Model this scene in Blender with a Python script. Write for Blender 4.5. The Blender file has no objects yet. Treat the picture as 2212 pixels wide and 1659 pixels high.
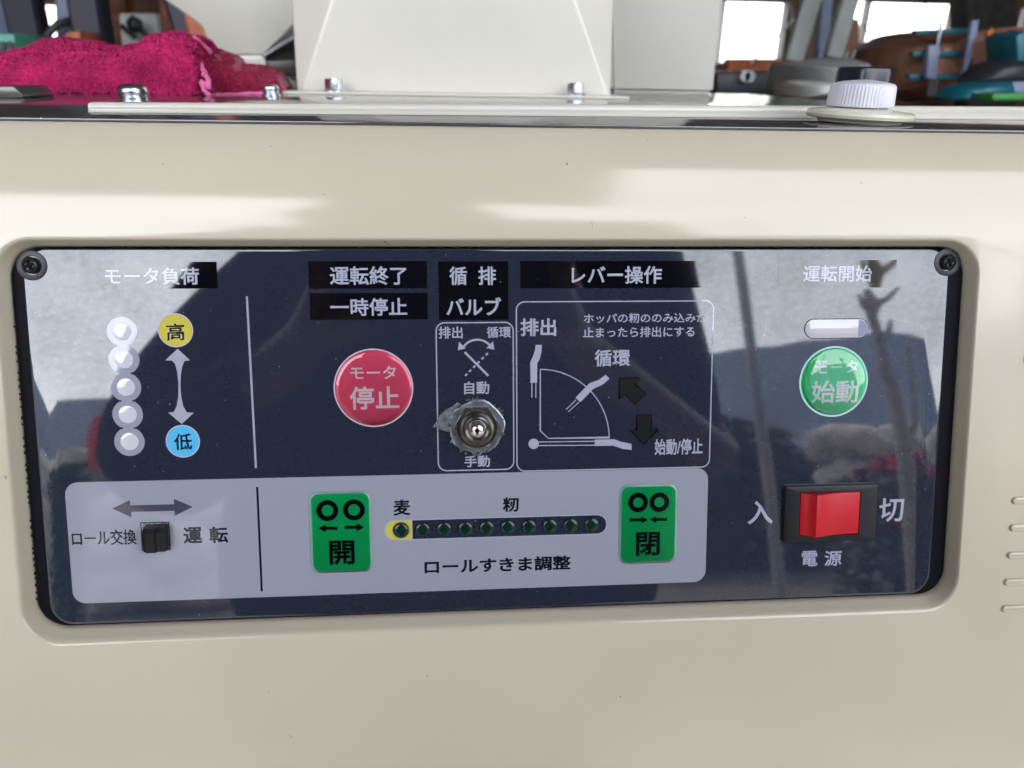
import bpy, bmesh, math, random
from mathutils import Vector, Matrix, noise
random.seed(7)
S = bpy.context.scene
COL = S.collection
RAD = math.radians

# ------------------------------------------------------------------ camera
ORG = Vector((0, 0, 1.15))                      # middle of the control panel
F, CX, CY = 1600.0, 1106.0, 829.5
RW = Matrix(((0.9969870695775306, -0.01383379187452076, 0.07632436896287316),
             (-0.07564803597630233, -0.39097096878544096, 0.9172889818480879),
             (0.017151027611674453, -0.9202990425776537, -0.39083949964469733)))
CAM = ORG + Vector((-0.01908109, -0.22932225, 0.09770987))
cd = bpy.data.cameras.new('camera')
cam = bpy.data.objects.new('camera', cd); COL.objects.link(cam)
cr, cu, cb = RW @ Vector((1, 0, 0)), RW @ Vector((0, -1, 0)), RW @ Vector((0, 0, -1))
mw = Matrix.Identity(4)
for i in range(3):
    mw[i][0], mw[i][1], mw[i][2], mw[i][3] = cr[i], cu[i], cb[i], CAM[i]
cam.matrix_world = mw
cd.sensor_width = 36; cd.lens = 36 * F / 2212
cd.clip_start = 0.005; cd.clip_end = 400
cd.dof.use_dof = True; cd.dof.focus_distance = 0.252; cd.dof.aperture_fstop = 15
S.camera = cam

# ------------------------------------------------------------------ sky, sun, exposure
SUN_EL, SUN_AZ = RAD(62), RAD(200)              # high sun behind thin cloud, behind the camera
W = bpy.data.worlds.new('World'); S.world = W; W.use_nodes = True
nt = W.node_tree; bg = nt.nodes['Background']
sky = nt.nodes.new('ShaderNodeTexSky'); sky.sky_type = 'NISHITA'; sky.sun_disc = False
sky.sun_elevation = SUN_EL; sky.sun_rotation = SUN_AZ; sky.dust_density = 1.2
hs = nt.nodes.new('ShaderNodeHueSaturation'); hs.inputs['Saturation'].default_value = 0.25
tc = nt.nodes.new('ShaderNodeTexCoord'); mp = nt.nodes.new('ShaderNodeMapping'); mp.inputs['Scale'].default_value = (2, 2, 5)
nz = nt.nodes.new('ShaderNodeTexNoise'); nz.inputs['Scale'].default_value = 1.6; nz.inputs['Detail'].default_value = 5
mr = nt.nodes.new('ShaderNodeMapRange'); mr.inputs['To Min'].default_value = 0.75; mr.inputs['To Max'].default_value = 1.2
mx = nt.nodes.new('ShaderNodeMix'); mx.data_type = 'RGBA'; mx.blend_type = 'MULTIPLY'; mx.inputs['Factor'].default_value = 1
L = nt.links.new
L(tc.outputs['Generated'], mp.inputs['Vector']); L(mp.outputs['Vector'], nz.inputs['Vector'])
L(nz.outputs['Fac'], mr.inputs['Value']); L(sky.outputs[0], hs.inputs['Color'])
L(hs.outputs[0], mx.inputs['A']); L(mr.outputs[0], mx.inputs['B']); L(mx.outputs['Result'], bg.inputs['Color'])
bg.inputs['Strength'].default_value = 0.12
sd = bpy.data.lights.new('sun', 'SUN'); sd.energy = 0.5; sd.angle = RAD(15); sd.color = (1, .96, .9)
so = bpy.data.objects.new('sun', sd); COL.objects.link(so)
sdir = Vector((math.sin(SUN_AZ) * math.cos(SUN_EL), math.cos(SUN_AZ) * math.cos(SUN_EL), math.sin(SUN_EL)))
so.rotation_euler = sdir.to_track_quat('Z', 'Y').to_euler()
S.view_settings.view_transform = 'Standard'; S.view_settings.look = 'None'
S.view_settings.gamma = 1; S.view_settings.use_curve_mapping = False
S.view_settings.exposure = 3.35
S.cycles.use_denoising = True
S.cycles.max_bounces = 8; S.cycles.transparent_max_bounces = 12
S.cycles.sample_clamp_indirect = 8

# ------------------------------------------------------------------ frames and picking helpers
TILT = RAD(16.38254808705274)
PB = Vector((0, math.sin(TILT), math.cos(TILT)))         # up along the panel
PC = Vector((0, -math.cos(TILT), math.sin(TILT)))        # out of the panel
PM = Matrix(((1, 0, 0, 0), (0, PB.y, PC.y, 0), (0, PB.z, PC.z, ORG.z), (0, 0, 0, 1)))
MM = 0.001
ZT = ORG.z + 0.0812                                       # machine's top plate
def ray(u, v): return (RW @ Vector((u - CX, v - CY, F))).normalized()
def at(u, v, y):                                          # point at depth y (metres behind the panel)
    w = ray(u, v); return CAM + w * ((y - CAM.y) / w.y)
def onz(u, v, z=ZT):
    w = ray(u, v); return CAM + w * ((z - CAM.z) / w.z)
def pn(u, v, c=0.0):                                      # millimetres on the panel plane
    w = ray(u, v); t = ((PC * (c * MM) + ORG - CAM).dot(PC)) / w.dot(PC); p = CAM + w * t - ORG
    return (p.x * 1000, p.dot(PB) * 1000)
ZOOM = {1: (0, 900, 1.659), 2: (1100, 950, 1.746), 3: (2000, 950, 1.746), 4: (2900, 950, 1.7466),
        5: (0, 1800, 1.8433), 6: (1100, 1800, 1.8433), 7: (2200, 1800, 2.37), 8: (2900, 1800, 1.8746),
        'L': (0, 0, 1.8433), 'R': (2800, 0, 1.728), 'M': (1000, 0, 1.3825)}
K = 4080 / 2212
def z(i, x, y): a, b, k = ZOOM[i]; return (x / k + a) / K, (y / k + b) / K
def zp(i, x, y, c=0.0): return pn(*z(i, x, y), c)

# ------------------------------------------------------------------ materials
def nodes_of(m): return m.node_tree.nodes, m.node_tree.links.new
def pbr(name, col, rough=0.5, metal=0.0, spec=0.5, var=0.0, vscale=20, bump=0.0, bscale=200, stretch=(1, 1, 1),
        dust=0.0, dscale=900, dcol=(.6, .6, .6), rvar=0.0, coat=0.0, wave=0.0, dirt=0.0, sheen=0.0, mul=(0.6, 1.25)):
    m = bpy.data.materials.new(name); m.use_nodes = True
    N, L = nodes_of(m); b = N['Principled BSDF']
    b.inputs['Base Color'].default_value = (*col, 1); b.inputs['Roughness'].default_value = rough
    b.inputs['Metallic'].default_value = metal; b.inputs['Specular IOR Level'].default_value = spec
    b.inputs['Coat Weight'].default_value = coat; b.inputs['Coat Roughness'].default_value = 0.04
    if sheen: b.inputs['Sheen Weight'].default_value = sheen; b.inputs['Sheen Roughness'].default_value = .5
    t = N.new('ShaderNodeTexCoord'); src = None
    def noise_(scale, detail=4, st=stretch, rough_=.55):
        mp = N.new('ShaderNodeMapping'); mp.inputs['Scale'].default_value = st
        n = N.new('ShaderNodeTexNoise'); n.inputs['Scale'].default_value = scale; n.inputs['Detail'].default_value = detail
        n.inputs['Roughness'].default_value = rough_
        L(t.outputs['Object'], mp.inputs['Vector']); L(mp.outputs[0], n.inputs['Vector']); return n
    def rng(sock, a, c_, d, e):
        r = N.new('ShaderNodeMapRange'); L(sock, r.inputs['Value'])
        for k, v_ in zip(('From Min', 'From Max', 'To Min', 'To Max'), (a, c_, d, e)): r.inputs[k].default_value = v_
        return r.outputs[0]
    if var:
        n = noise_(vscale); r = rng(n.outputs['Fac'], .3, .7, 1 - var, 1 + var)
        x = N.new('ShaderNodeMix'); x.data_type = 'RGBA'; x.blend_type = 'MULTIPLY'; x.inputs['Factor'].default_value = 1
        x.inputs['A'].default_value = (*col, 1); L(r, x.inputs['B']); src = x.outputs['Result']
    if dirt:
        n = noise_(14, 6, (1, 1, 1), .62); r = rng(n.outputs['Fac'], .55, .78, 0, dirt)
        x = N.new('ShaderNodeMix'); x.data_type = 'RGBA'; x.inputs['B'].default_value = (.16, .14, .11, 1)
        if src: L(src, x.inputs['A'])
        else: x.inputs['A'].default_value = (*col, 1)
        L(r, x.inputs['Factor']); src = x.outputs['Result']
    if dust:
        vo = N.new('ShaderNodeTexVoronoi'); vo.inputs['Scale'].default_value = dscale * .22
        L(t.outputs['Object'], vo.inputs['Vector'])
        r1 = rng(vo.outputs['Distance'], .035, .055, 1, 0)
        sp = N.new('ShaderNodeSeparateColor'); L(vo.outputs['Color'], sp.inputs[0])
        r2 = rng(sp.outputs[0], 1 - dust, 1 - dust + .03, 0, .8)
        mu = N.new('ShaderNodeMath'); mu.operation = 'MULTIPLY'; L(r1, mu.inputs[0]); L(r2, mu.inputs[1])
        x = N.new('ShaderNodeMix'); x.data_type = 'RGBA'; x.inputs['B'].default_value = (*dcol, 1)
        if src: L(src, x.inputs['A'])
        else: x.inputs['A'].default_value = (*col, 1)
        L(mu.outputs[0], x.inputs['Factor']); src = x.outputs['Result']
    if src: L(src, b.inputs['Base Color'])
    if rvar:
        n = noise_(90, 6, (1, 1, 1), .7); L(rng(n.outputs['Fac'], .35, .75, rough, rough + rvar), b.inputs['Roughness'])
    nrm = None
    def bump_(sock, st, dist, prev):
        q = N.new('ShaderNodeBump'); q.inputs['Strength'].default_value = st; q.inputs['Distance'].default_value = dist
        L(sock, q.inputs['Height'])
        if prev: L(prev, q.inputs['Normal'])
        return q.outputs[0]
    if wave: nrm = bump_(noise_(11, 1, (1, 1, 1)).outputs['Fac'], 1.0, wave, nrm)
    if bump: nrm = bump_(noise_(bscale, 4).outputs['Fac'], 1.0, bump, nrm)
    if nrm: L(nrm, b.inputs['Normal'])
    return m

def film(name, col, dust=.30):
    """printed under one clear glossy film: fine scratches, settled dust and smears that dull the gloss in patches"""
    m = pbr(name, col, rough=.035, spec=1.0, dust=dust, dscale=1500, dcol=(.45, .47, .55), wave=.00013)
    N, L = nodes_of(m); b = N['Principled BSDF']; t = N['Texture Coordinate']
    mp = N.new('ShaderNodeMapping'); mp.inputs['Scale'].default_value = (90, 2600, 300)
    mp.inputs['Rotation'].default_value = (0, 0, RAD(-4))
    n = N.new('ShaderNodeTexNoise'); n.inputs['Scale'].default_value = 1; n.inputs['Detail'].default_value = 3
    L(t.outputs['Object'], mp.inputs[0]); L(mp.outputs[0], n.inputs['Vector'])
    n2 = N.new('ShaderNodeTexNoise'); n2.inputs['Scale'].default_value = 420; n2.inputs['Detail'].default_value = 8; n2.inputs['Roughness'].default_value = .75
    mp2 = N.new('ShaderNodeMapping'); mp2.inputs['Scale'].default_value = (.8, 1.1, 1)
    L(t.outputs['Object'], mp2.inputs[0]); L(mp2.outputs[0], n2.inputs['Vector'])
    n3 = N.new('ShaderNodeTexNoise'); n3.inputs['Scale'].default_value = 35; n3.inputs['Detail'].default_value = 4
    L(t.outputs['Object'], n3.inputs['Vector'])
    a = N.new('ShaderNodeMath'); a.operation = 'MULTIPLY'; L(n2.outputs['Fac'], a.inputs[0]); L(n3.outputs['Fac'], a.inputs[1])
    r = N.new('ShaderNodeMapRange'); L(a.outputs[0], r.inputs['Value'])
    for k, v_ in zip(('From Min', 'From Max', 'To Min', 'To Max'), (.15, .40, 1.0, .66)): r.inputs[k].default_value = v_
    L(r.outputs[0], b.inputs['Specular IOR Level'])
    r2 = N.new('ShaderNodeMapRange'); L(n.outputs['Fac'], r2.inputs['Value'])
    for k, v_ in zip(('From Min', 'From Max', 'To Min', 'To Max'), (.62, .85, .03, .12)): r2.inputs[k].default_value = v_
    L(r2.outputs[0], b.inputs['Roughness'])
    bq = N.new('ShaderNodeBump'); bq.inputs['Strength'].default_value = 1; bq.inputs['Distance'].default_value = 6e-8
    L(n.outputs['Fac'], bq.inputs['Height'])
    old = [l for l in m.node_tree.links if l.to_socket == b.inputs['Normal']]
    if old: L(old[0].from_socket, bq.inputs['Normal'])
    L(bq.outputs[0], b.inputs['Normal'])
    return m

M = {
 'beige': pbr('cream_paint', (.515, .462, .362), .13, spec=.6, var=.03, vscale=9, wave=.00016, dust=.03, dscale=500, dcol=(.12, .1, .08), dirt=.06),
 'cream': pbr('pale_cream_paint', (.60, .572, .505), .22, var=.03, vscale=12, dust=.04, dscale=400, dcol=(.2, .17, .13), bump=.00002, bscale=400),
 'cream2': pbr('dull_cream_paint', (.46, .44, .385), .3, var=.04, vscale=9, dirt=.15),  # duller, dirtier cream for the body, duct and hopper
 'navy': film('navy_film', (.018, .022, .039)),
 'black_print': film('black_print', (.0028, .0032, .0055)),
 'grey_print': film('pale_grey_print', (.268, .276, .340), .05),
 'text': film('grey_lettering', (.33, .345, .44), .03),
 'arrowgrey': film('dark_grey_print', (.055, .055, .085), .05),
 'btext': film('button_lettering', (.95, .90, .95), .0),
 'dark_text': film('dark_lettering', (.006, .007, .016), .0),
 'yellow': film('yellow_print', (.50, .44, .075), .05),
 'cyan': film('sky_blue_print', (.085, .42, .72), .03),
 'pink': film('crimson_print', (.86, .115, .22), .05),
 'green': film('green_print', (.0, .40, .105), .03),
 'green2': film('vivid_green_print', (.01, .64, .19), .03),
 'rimp': film('pale_rim_print', (.50, .42, .52), .0),
 'rimg': film('mint_rim_print', (.38, .58, .58), .0),
 'window': film('white_window_print', (.47, .46, .50), .03),
 'windark': film('grey_window_end', (.22, .23, .33), .0),
 'ledlens': film('grey_lens', (.50, .51, .57), .0),
 'tray': pbr('black_satin_plastic', (.005, .005, .008), .5, spec=.05, bump=.00001, bscale=800),
 'gasket': pbr('black_rubber_edge', (.008, .008, .01), .6, bump=.00008, bscale=500),
 'led': pbr('dark_green_lens', (.003, .020, .014), .16, spec=.4, dust=.5, dscale=2600, dcol=(.05, .25, .18)),
 'arrowled': pbr('smoked_arrow_window', (.004, .006, .006), .35, spec=.2, dust=.5, dscale=2200, dcol=(.10, .16, .12)),
 'screw': pbr('black_oxide_steel', (.010, .010, .011), .28, spec=.35),
 'screwseat': pbr('dark_grey_seat', (.030, .030, .038), .3, spec=.25),
 'zinc': pbr('zinc_plate', (.70, .74, .80), .27, metal=1, var=.12, vscale=300, bump=.00006, bscale=500),
 'nickel': pbr('worn_nickel', (.50, .48, .46), .22, metal=1, var=.25, vscale=250, bump=.00003, bscale=900),
 'brass': pbr('tarnished_bushing', (.15, .138, .125), .3, metal=1, var=.35, vscale=400, bump=.00004, bscale=900),
 'oldzinc': pbr('tarnished_washer', (.30, .335, .37), .34, metal=.9, var=.4, vscale=260, bump=.00008, bscale=600, dirt=.5),
 'chrome': pbr('chrome_tip', (.85, .83, .84), .04, metal=1),
 'tape': pbr('torn_film_flap', (.13, .14, .16), .25, var=.5, vscale=500, bump=.0002, bscale=250),
 'bakelite': pbr('black_moulded_plastic', (.013, .013, .016), .4, spec=.22, var=.15, vscale=300, bump=.00004, bscale=1500, dust=.1, dscale=1500),
 'red': pbr('red_rocker_plastic', (.47, .004, .012), .38, spec=.3, bump=.00001, bscale=700, var=.04, vscale=80),
 'slot': pbr('worn_slot_metal', (.25, .23, .20), .45, metal=.7, var=.6, vscale=900, bump=.0002, bscale=1200),
 'mirror': pbr('clear_grimy_plate', (.07, .07, .07), .05, spec=.8, var=.2, vscale=60, rvar=.14, dust=.6, dscale=900, dcol=(.7, .68, .62)),
 'white_cap': pbr('white_ribbed_plastic', (.70, .69, .78), .35, var=.05, vscale=90, dust=.1, dscale=900, dcol=(.3, .28, .25)),
 'ivory': pbr('ivory_plastic', (.68, .66, .52), .3, var=.05, vscale=60, dirt=.2),
 'blackcap': pbr('black_knob_plastic', (.018, .018, .03), .3),
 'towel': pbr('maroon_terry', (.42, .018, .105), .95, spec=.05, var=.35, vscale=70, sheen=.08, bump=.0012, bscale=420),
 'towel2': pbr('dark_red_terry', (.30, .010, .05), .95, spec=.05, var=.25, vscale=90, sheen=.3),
 'hem': pbr('pink_hem_tape', (.62, .13, .30), .8, bump=.0006, bscale=700, var=.2, vscale=200),
}
def clear_dome():
    m = bpy.data.materials.new('clear_resin'); m.use_nodes = True; N, L = nodes_of(m)
    N.remove(N['Principled BSDF']); out = N['Material Output']
    fr = N.new('ShaderNodeFresnel'); fr.inputs['IOR'].default_value = 1.7
    g = N.new('ShaderNodeBsdfGlossy'); g.inputs['Roughness'].default_value = .03
    t = N.new('ShaderNodeBsdfTransparent'); t.inputs['Color'].default_value = (1, 1, 1, 1); x = N.new('ShaderNodeMixShader')
    L(fr.outputs[0], x.inputs[0]); L(t.outputs[0], x.inputs[1]); L(g.outputs[0], x.inputs[2]); L(x.outputs[0], out.inputs[0])
    return m
M['dome'] = clear_dome()

# ------------------------------------------------------------------ object helpers
def link(name, me, mat, parent=None, smooth=False, mtx=None):
    if mat: me.materials.append(mat)
    if smooth is not False:
        me.polygons.foreach_set('use_smooth', [True] * len(me.polygons))
        if smooth is not True: me.set_sharp_from_angle(angle=RAD(smooth))
    o = bpy.data.objects.new(name, me); COL.objects.link(o)
    if parent: o.parent = parent
    if mtx is not None: o.matrix_world = mtx
    return o
def bm_obj(name, bm, mat, parent=None, smooth=False, mtx=None):
    bmesh.ops.recalc_face_normals(bm, faces=bm.faces)
    me = bpy.data.meshes.new(name); bm.to_mesh(me); bm.free()
    return link(name, me, mat, parent, smooth, mtx)
def pyd(name, V, Fc, mat, parent=None, smooth=False):
    me = bpy.data.meshes.new(name); me.from_pydata([tuple(v) for v in V], [], Fc); me.update()
    return link(name, me, mat, parent, smooth)
def tag(o, label=None, cat=None, group=None, kind=None):
    for k, v in (('label', label), ('category', cat), ('group', group), ('kind', kind)):
        if v: o[k] = v
    return o
def thing(name, label, cat, loc=(0, 0, 0), group=None, mtx=None):
    o = bpy.data.objects.new(name, None); COL.objects.link(o)
    if mtx is not None: o.matrix_world = mtx
    else: o.location = loc
    o.empty_display_size = .02
    return tag(o, label, cat, group)
def rrect(x0, y0, x1, y1, r, n=8):
    P = []
    for cx, cy, a in ((x1 - r, y1 - r, 0), (x0 + r, y1 - r, 90), (x0 + r, y0 + r, 180), (x1 - r, y0 + r, 270)):
        for i in range(n + 1):
            t = RAD(a + 90 * i / n); P.append((cx + r * math.cos(t), cy + r * math.sin(t)))
    return P
def circ(cx, cy, r, n=48): return [(cx + r * math.cos(2 * math.pi * i / n), cy + r * math.sin(2 * math.pi * i / n)) for i in range(n)]
def loft(bm, loops, cap0=False, cap1=False, closed=True):
    vs = [[bm.verts.new(p) for p in lp] for lp in loops]
    for a, b in zip(vs, vs[1:]):
        n = len(a)
        for i in range(n if closed else n - 1):
            j = (i + 1) % n; bm.faces.new((a[i], a[j], b[j], b[i]))
    if cap0: bm.faces.new(vs[0][::-1])
    if cap1: bm.faces.new(vs[-1])
    return vs
def inset(P, d):                                           # shrink a convex outline by d
    n = len(P); out = []
    for i in range(n):
        a, b, c = Vector(P[i - 1]), Vector(P[i]), Vector(P[(i + 1) % n])
        e1 = (b - a); e2 = (c - b)
        if e1.length < 1e-9: e1 = e2
        if e2.length < 1e-9: e2 = e1
        n1 = Vector((-e1.y, e1.x)).normalized(); n2 = Vector((-e2.y, e2.x)).normalized()
        nn = (n1 + n2); nn = nn / max(nn.length_squared, 1e-9) * 2
        if nn.length > 2: nn = nn.normalized() * 2
        out.append((b.x + nn.x * d, b.y + nn.y * d))
    return out
# flat prints, plates and lathed pieces on the panel are given in millimetres (a right, b up, c out)
def sheet(name, P, c, mat, parent, thick=0.12):
    bm = bmesh.new(); lo = [Vector((x * MM, y * MM, (c - thick) * MM)) for x, y in P]; hi = [Vector((x * MM, y * MM, c * MM)) for x, y in P]
    va = [bm.verts.new(p) for p in lo]; vb = [bm.verts.new(p) for p in hi]; n = len(P)
    for i in range(n): bm.faces.new((va[i], va[(i + 1) % n], vb[(i + 1) % n], vb[i]))
    f = bm.faces.new(vb); f.normal_update(); bmesh.ops.triangulate(bm, faces=[f], ngon_method='EAR_CLIP')
    return bm_obj(name, bm, mat, parent)
def band(name, P, Q, c, mat, parent):                      # flat ring between two outlines of equal count
    n = len(P); V = [(x * MM, y * MM, c * MM) for x, y in P] + [(x * MM, y * MM, c * MM) for x, y in Q]
    o = pyd(name, V, [(i, (i + 1) % n, n + (i + 1) % n, n + i) for i in range(n)], mat, parent)
    return o
def stroke(bm, pts, w, c):                                 # ribbon along a polyline, mm
    n = len(pts); Lf, Rt = [], []
    for i, p in enumerate(pts):
        a = Vector(pts[max(i - 1, 0)]); b = Vector(pts[min(i + 1, n - 1)]); t = (b - a).normalized(); q = Vector((-t.y, t.x))
        k = 1.0
        if 0 < i < n - 1:
            t1 = (Vector(p) - a).normalized(); k = 1 / max(.5, q.dot(Vector((-t1.y, t1.x))))
        Lf.append(Vector(p) + q * w / 2 * k); Rt.append(Vector(p) - q * w / 2 * k)
    A = [bm.verts.new((v.x * MM, v.y * MM, c * MM)) for v in Lf]; B = [bm.verts.new((v.x * MM, v.y * MM, c * MM)) for v in Rt]
    for i in range(n - 1): bm.faces.new((B[i], B[i + 1], A[i + 1], A[i]))
def poly(bm, pts, c):
    f = bm.faces.new([bm.verts.new((x * MM, y * MM, c * MM)) for x, y in pts]); f.normal_update()
    if f.normal.z < 0: f.normal_flip()
    bmesh.ops.triangulate(bm, faces=[f])
def flat_obj(name, bm, mat, parent):
    me = bpy.data.meshes.new(name); bm.to_mesh(me); bm.free(); return link(name, me, mat, parent)
def lathe(name, prof, mat, parent, cx=0, cy=0, n=40, smooth=40, sy=1.0):   # prof: (radius, height) mm
    bm = bmesh.new()
    loops = [[Vector(((cx + r * math.cos(2 * math.pi * i / n)) * MM, (cy + sy * r * math.sin(2 * math.pi * i / n)) * MM, h * MM)) for i in range(n)] for r, h in prof]
    loft(bm, loops, cap1=True)
    return bm_obj(name, bm, mat, parent, smooth)
_dg = None
def text(s, box, c, mat, parent, bold=.018, name='lettering'):
    """lettering fitted into box = (a0, b0, a1, b1) mm on the panel"""
    cu = bpy.data.curves.new('glyphs', 'FONT'); cu.body = s; cu.resolution_u = 4
    cu.bevel_depth = bold; cu.bevel_resolution = 0
    o = bpy.data.objects.new('glyphs', cu); COL.objects.link(o); bpy.context.view_layer.update()
    me = bpy.data.meshes.new_from_object(o.evaluated_get(bpy.context.evaluated_depsgraph_get()))
    bpy.data.objects.remove(o); bpy.data.curves.remove(cu)
    bm = bmesh.new(); bm.from_mesh(me)
    bmesh.ops.delete(bm, geom=[f for f in bm.faces if f.calc_center_median().z < -bold * .4], context='FACES_ONLY')
    bmesh.ops.delete(bm, geom=[v for v in bm.verts if not v.link_faces], context='VERTS')
    xs = [v.co.x for v in bm.verts]; ys = [v.co.y for v in bm.verts]
    x0, x1, y0, y1 = min(xs), max(xs), min(ys), max(ys); a0, b0, a1, b1 = box
    if y1 - y0 < .3: ky = (a1 - a0) / (x1 - x0)
    else: ky = (b1 - b0) / (y1 - y0)
    for v in bm.verts:
        v.co = Vector(((a0 + (v.co.x - x0) / (x1 - x0) * (a1 - a0)) * MM, ((b0 + b1) / 2 + (v.co.y - (y0 + y1) / 2) * ky) * MM, (c + .012 * v.co.z / bold) * MM))
    me.materials.clear(); bm.to_mesh(me); bm.free()
    return link(name, me, mat, parent)
def tbox(i, x0, y0, x1, y1):                               # a photo rectangle as a level box on the panel
    u0, v0 = z(i, x0, y0); u1, v1 = z(i, x1, y1); um, vm = (u0 + u1) / 2, (v0 + v1) / 2
    sl = abs(4.8e-5 * (vm - 560)) * (u1 - u0) / 2
    return (pn(u0, vm)[0], pn(um, v1 - sl)[1], pn(u1, vm)[0], pn(um, v0 + sl)[1])
def slab(name, p0, p1, mat, parent=None, bev=0.0):         # axis-aligned box in world metres, optional bevel
    bm = bmesh.new(); bmesh.ops.create_cube(bm, size=1)
    c = [(a + b) / 2 for a, b in zip(p0, p1)]; s = [abs(b - a) for a, b in zip(p0, p1)]
    for v in bm.verts: v.co = Vector([c[k] + v.co[k] * s[k] for k in range(3)])
    if bev: bmesh.ops.bevel(bm, geom=bm.edges[:], offset=bev, segments=2, affect='EDGES', profile=.5)
    return bm_obj(name, bm, mat, parent, 30 if bev else False)
def bar(name, p, q, w, d, mat, parent=None, up=Vector((0, 1, 0))):   # rectangular bar from p to q
    p, q = Vector(p), Vector(q); t = (q - p).normalized(); s = t.cross(up).normalized(); f = s.cross(t).normalized(); bm = bmesh.new()
    loft(bm, [[e + s * w / 2 * a + f * d / 2 * b for a, b in ((1, 1), (-1, 1), (-1, -1), (1, -1))] for e in (p, q)], True, True)
    bmesh.ops.bevel(bm, geom=bm.edges[:], offset=min(w, d) * .12, segments=1, affect='EDGES')
    return bm_obj(name, bm, mat, parent)
def tube(name, pts, r, mat, parent=None, n=10):
    bm = bmesh.new(); loops = []; pts = [Vector(p) for p in pts]; m = len(pts)
    rr = r if isinstance(r, (list, tuple)) else [r] * m
    prev = None
    for i, p in enumerate(pts):
        t = (pts[min(i + 1, m - 1)] - pts[max(i - 1, 0)]).normalized()
        if prev is None: s = t.orthogonal().normalized()
        else: s = (prev - t * prev.dot(t)).normalized()
        prev = s; f = t.cross(s)
        loops.append([p + (s * math.cos(2 * math.pi * k / n) + f * math.sin(2 * math.pi * k / n)) * rr[i] for k in range(n)])
    loft(bm, loops, True, True); return bm_obj(name, bm, mat, parent, 50)

# ================================================================== machine housing
PM4 = PM
hull = thing('grain_huller', 'cream painted machine housing with rounded front and a framed opening for the dark control panel', 'machine', mtx=PM4)
def front_profile():
    ph, b, c = 0.0, 50.0, 5.0; out = [(b, c)]
    for R_, dphi, n in ((75, 16, 14), (42.5, 19, 12), (8, 20, 8)):
        for i in range(n):
            dp = RAD(dphi) / n; ph += dp / 2; b += R_ * dp * math.cos(ph); c -= R_ * dp * math.sin(ph); ph += dp / 2
            out.append((b, c))
    return out
XL, XR = -235.0, 240.0
OUT_ = (-161.7, -84.2, 160.3, 48.4); IN_ = (-159.3, -80.3, 158.6, 45.7)
bm = bmesh.new()
nx = 24; xs = [XL + (XR - XL) * i / nx for i in range(nx + 1)]
pr = front_profile()
rows = [[bm.verts.new((x * MM, b * MM, c * MM)) for x in xs] for b, c in pr]
for a, b_ in zip(rows, rows[1:]):
    for i in range(nx): bm.faces.new((a[i], a[i + 1], b_[i + 1], b_[i]))
# flat face with the opening
low = [bm.verts.new((x * MM, -190 * MM, 5 * MM)) for x in xs[::-1]]
outer = rows[0] + low
edges = []
for i in range(len(outer)):
    a, b_ = outer[i], outer[(i + 1) % len(outer)]
    edges.append(bm.edges.get((a, b_)) or bm.edges.new((a, b_)))
steps = [(0, 5.0), (.06, 4.97), (.16, 4.85), (.28, 4.55), (.4, 4.0), (.5, 3.2), (.62, 2.2), (.8, .9), (.93, 0), (1, -1.2), (1.01, -4)]
loops = []
for k, c in steps:
    q = [o + (i_ - o) * k for o, i_ in zip(OUT_, IN_)]
    loops.append([bm.verts.new((x * MM, y * MM, c * MM)) for x, y in rrect(*q, 12.5 - 2.5 * k, 10)])
for a, b_ in zip(loops, loops[1:]):
    n = len(a)
    for i in range(n): bm.faces.new((a[i], a[(i + 1) % n], b_[(i + 1) % n], b_[i]))
n = len(loops[0]); edges += [bm.edges.get((loops[0][i], loops[0][(i + 1) % n])) for i in range(n)]
bmesh.ops.triangle_fill(bm, edges=edges, use_beauty=True, normal=(0, 0, 1))
# side returns
for side, sx in ((0, -1), (-1, 1)):
    prev = [r[side] for r in rows]; lowv = low[-1] if side == 0 else low[0]
    prev = [lowv] + prev
    for k, (dx, dc) in enumerate(((4, -1.5), (7, -5), (8, -12), (8, -200))):
        cur = [bm.verts.new((v.co.x + 0 * MM, v.co.y, v.co.z)) for v in prev]
        for v0, v in zip(([lowv] + [r[side] for r in rows]), cur): v.co = Vector((v0.co.x + sx * dx * MM, v0.co.y, v0.co.z + dc * MM))
        for i in range(len(prev) - 1): bm.faces.new((prev[i], prev[i + 1], cur[i + 1], cur[i]))
        prev = cur
bmesh.ops.recalc_face_normals(bm, faces=bm.faces)
me = bpy.data.meshes.new('front_cover'); bm.to_mesh(me); bm.free()
cover = link('front_cover', me, M['beige'], hull, True)
me.set_sharp_from_angle(angle=RAD(50))
# slots moulded at the right edge of the cover
def rib(x0, yc, h, x1=205.0):
    bm = bmesh.new(); P = rrect(x0, yc - h / 2, x1, yc + h / 2, h / 2 - .01, 6)
    lv = [(0, -.3), (0, .3), (.10, .62), (.32, .88), (.7, .96)]
    ls = [[Vector((x * MM, y * MM, (5 + c) * MM)) for x, y in inset(P, d)] for d, c in lv]
    loft(bm, ls, cap1=True); return bm_obj('vent_rib', bm, M['beige'], hull, 35)
for x, y in ((2118, 363), (2100, 567), (2083, 772), (2060, 972), (2040, 1172)):
    a, b = zp(8, x, y, 5); rib(a, b, 2.7)
a, b = zp(4, 2058, 840, 5); rib(a, b, 5.5)

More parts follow.
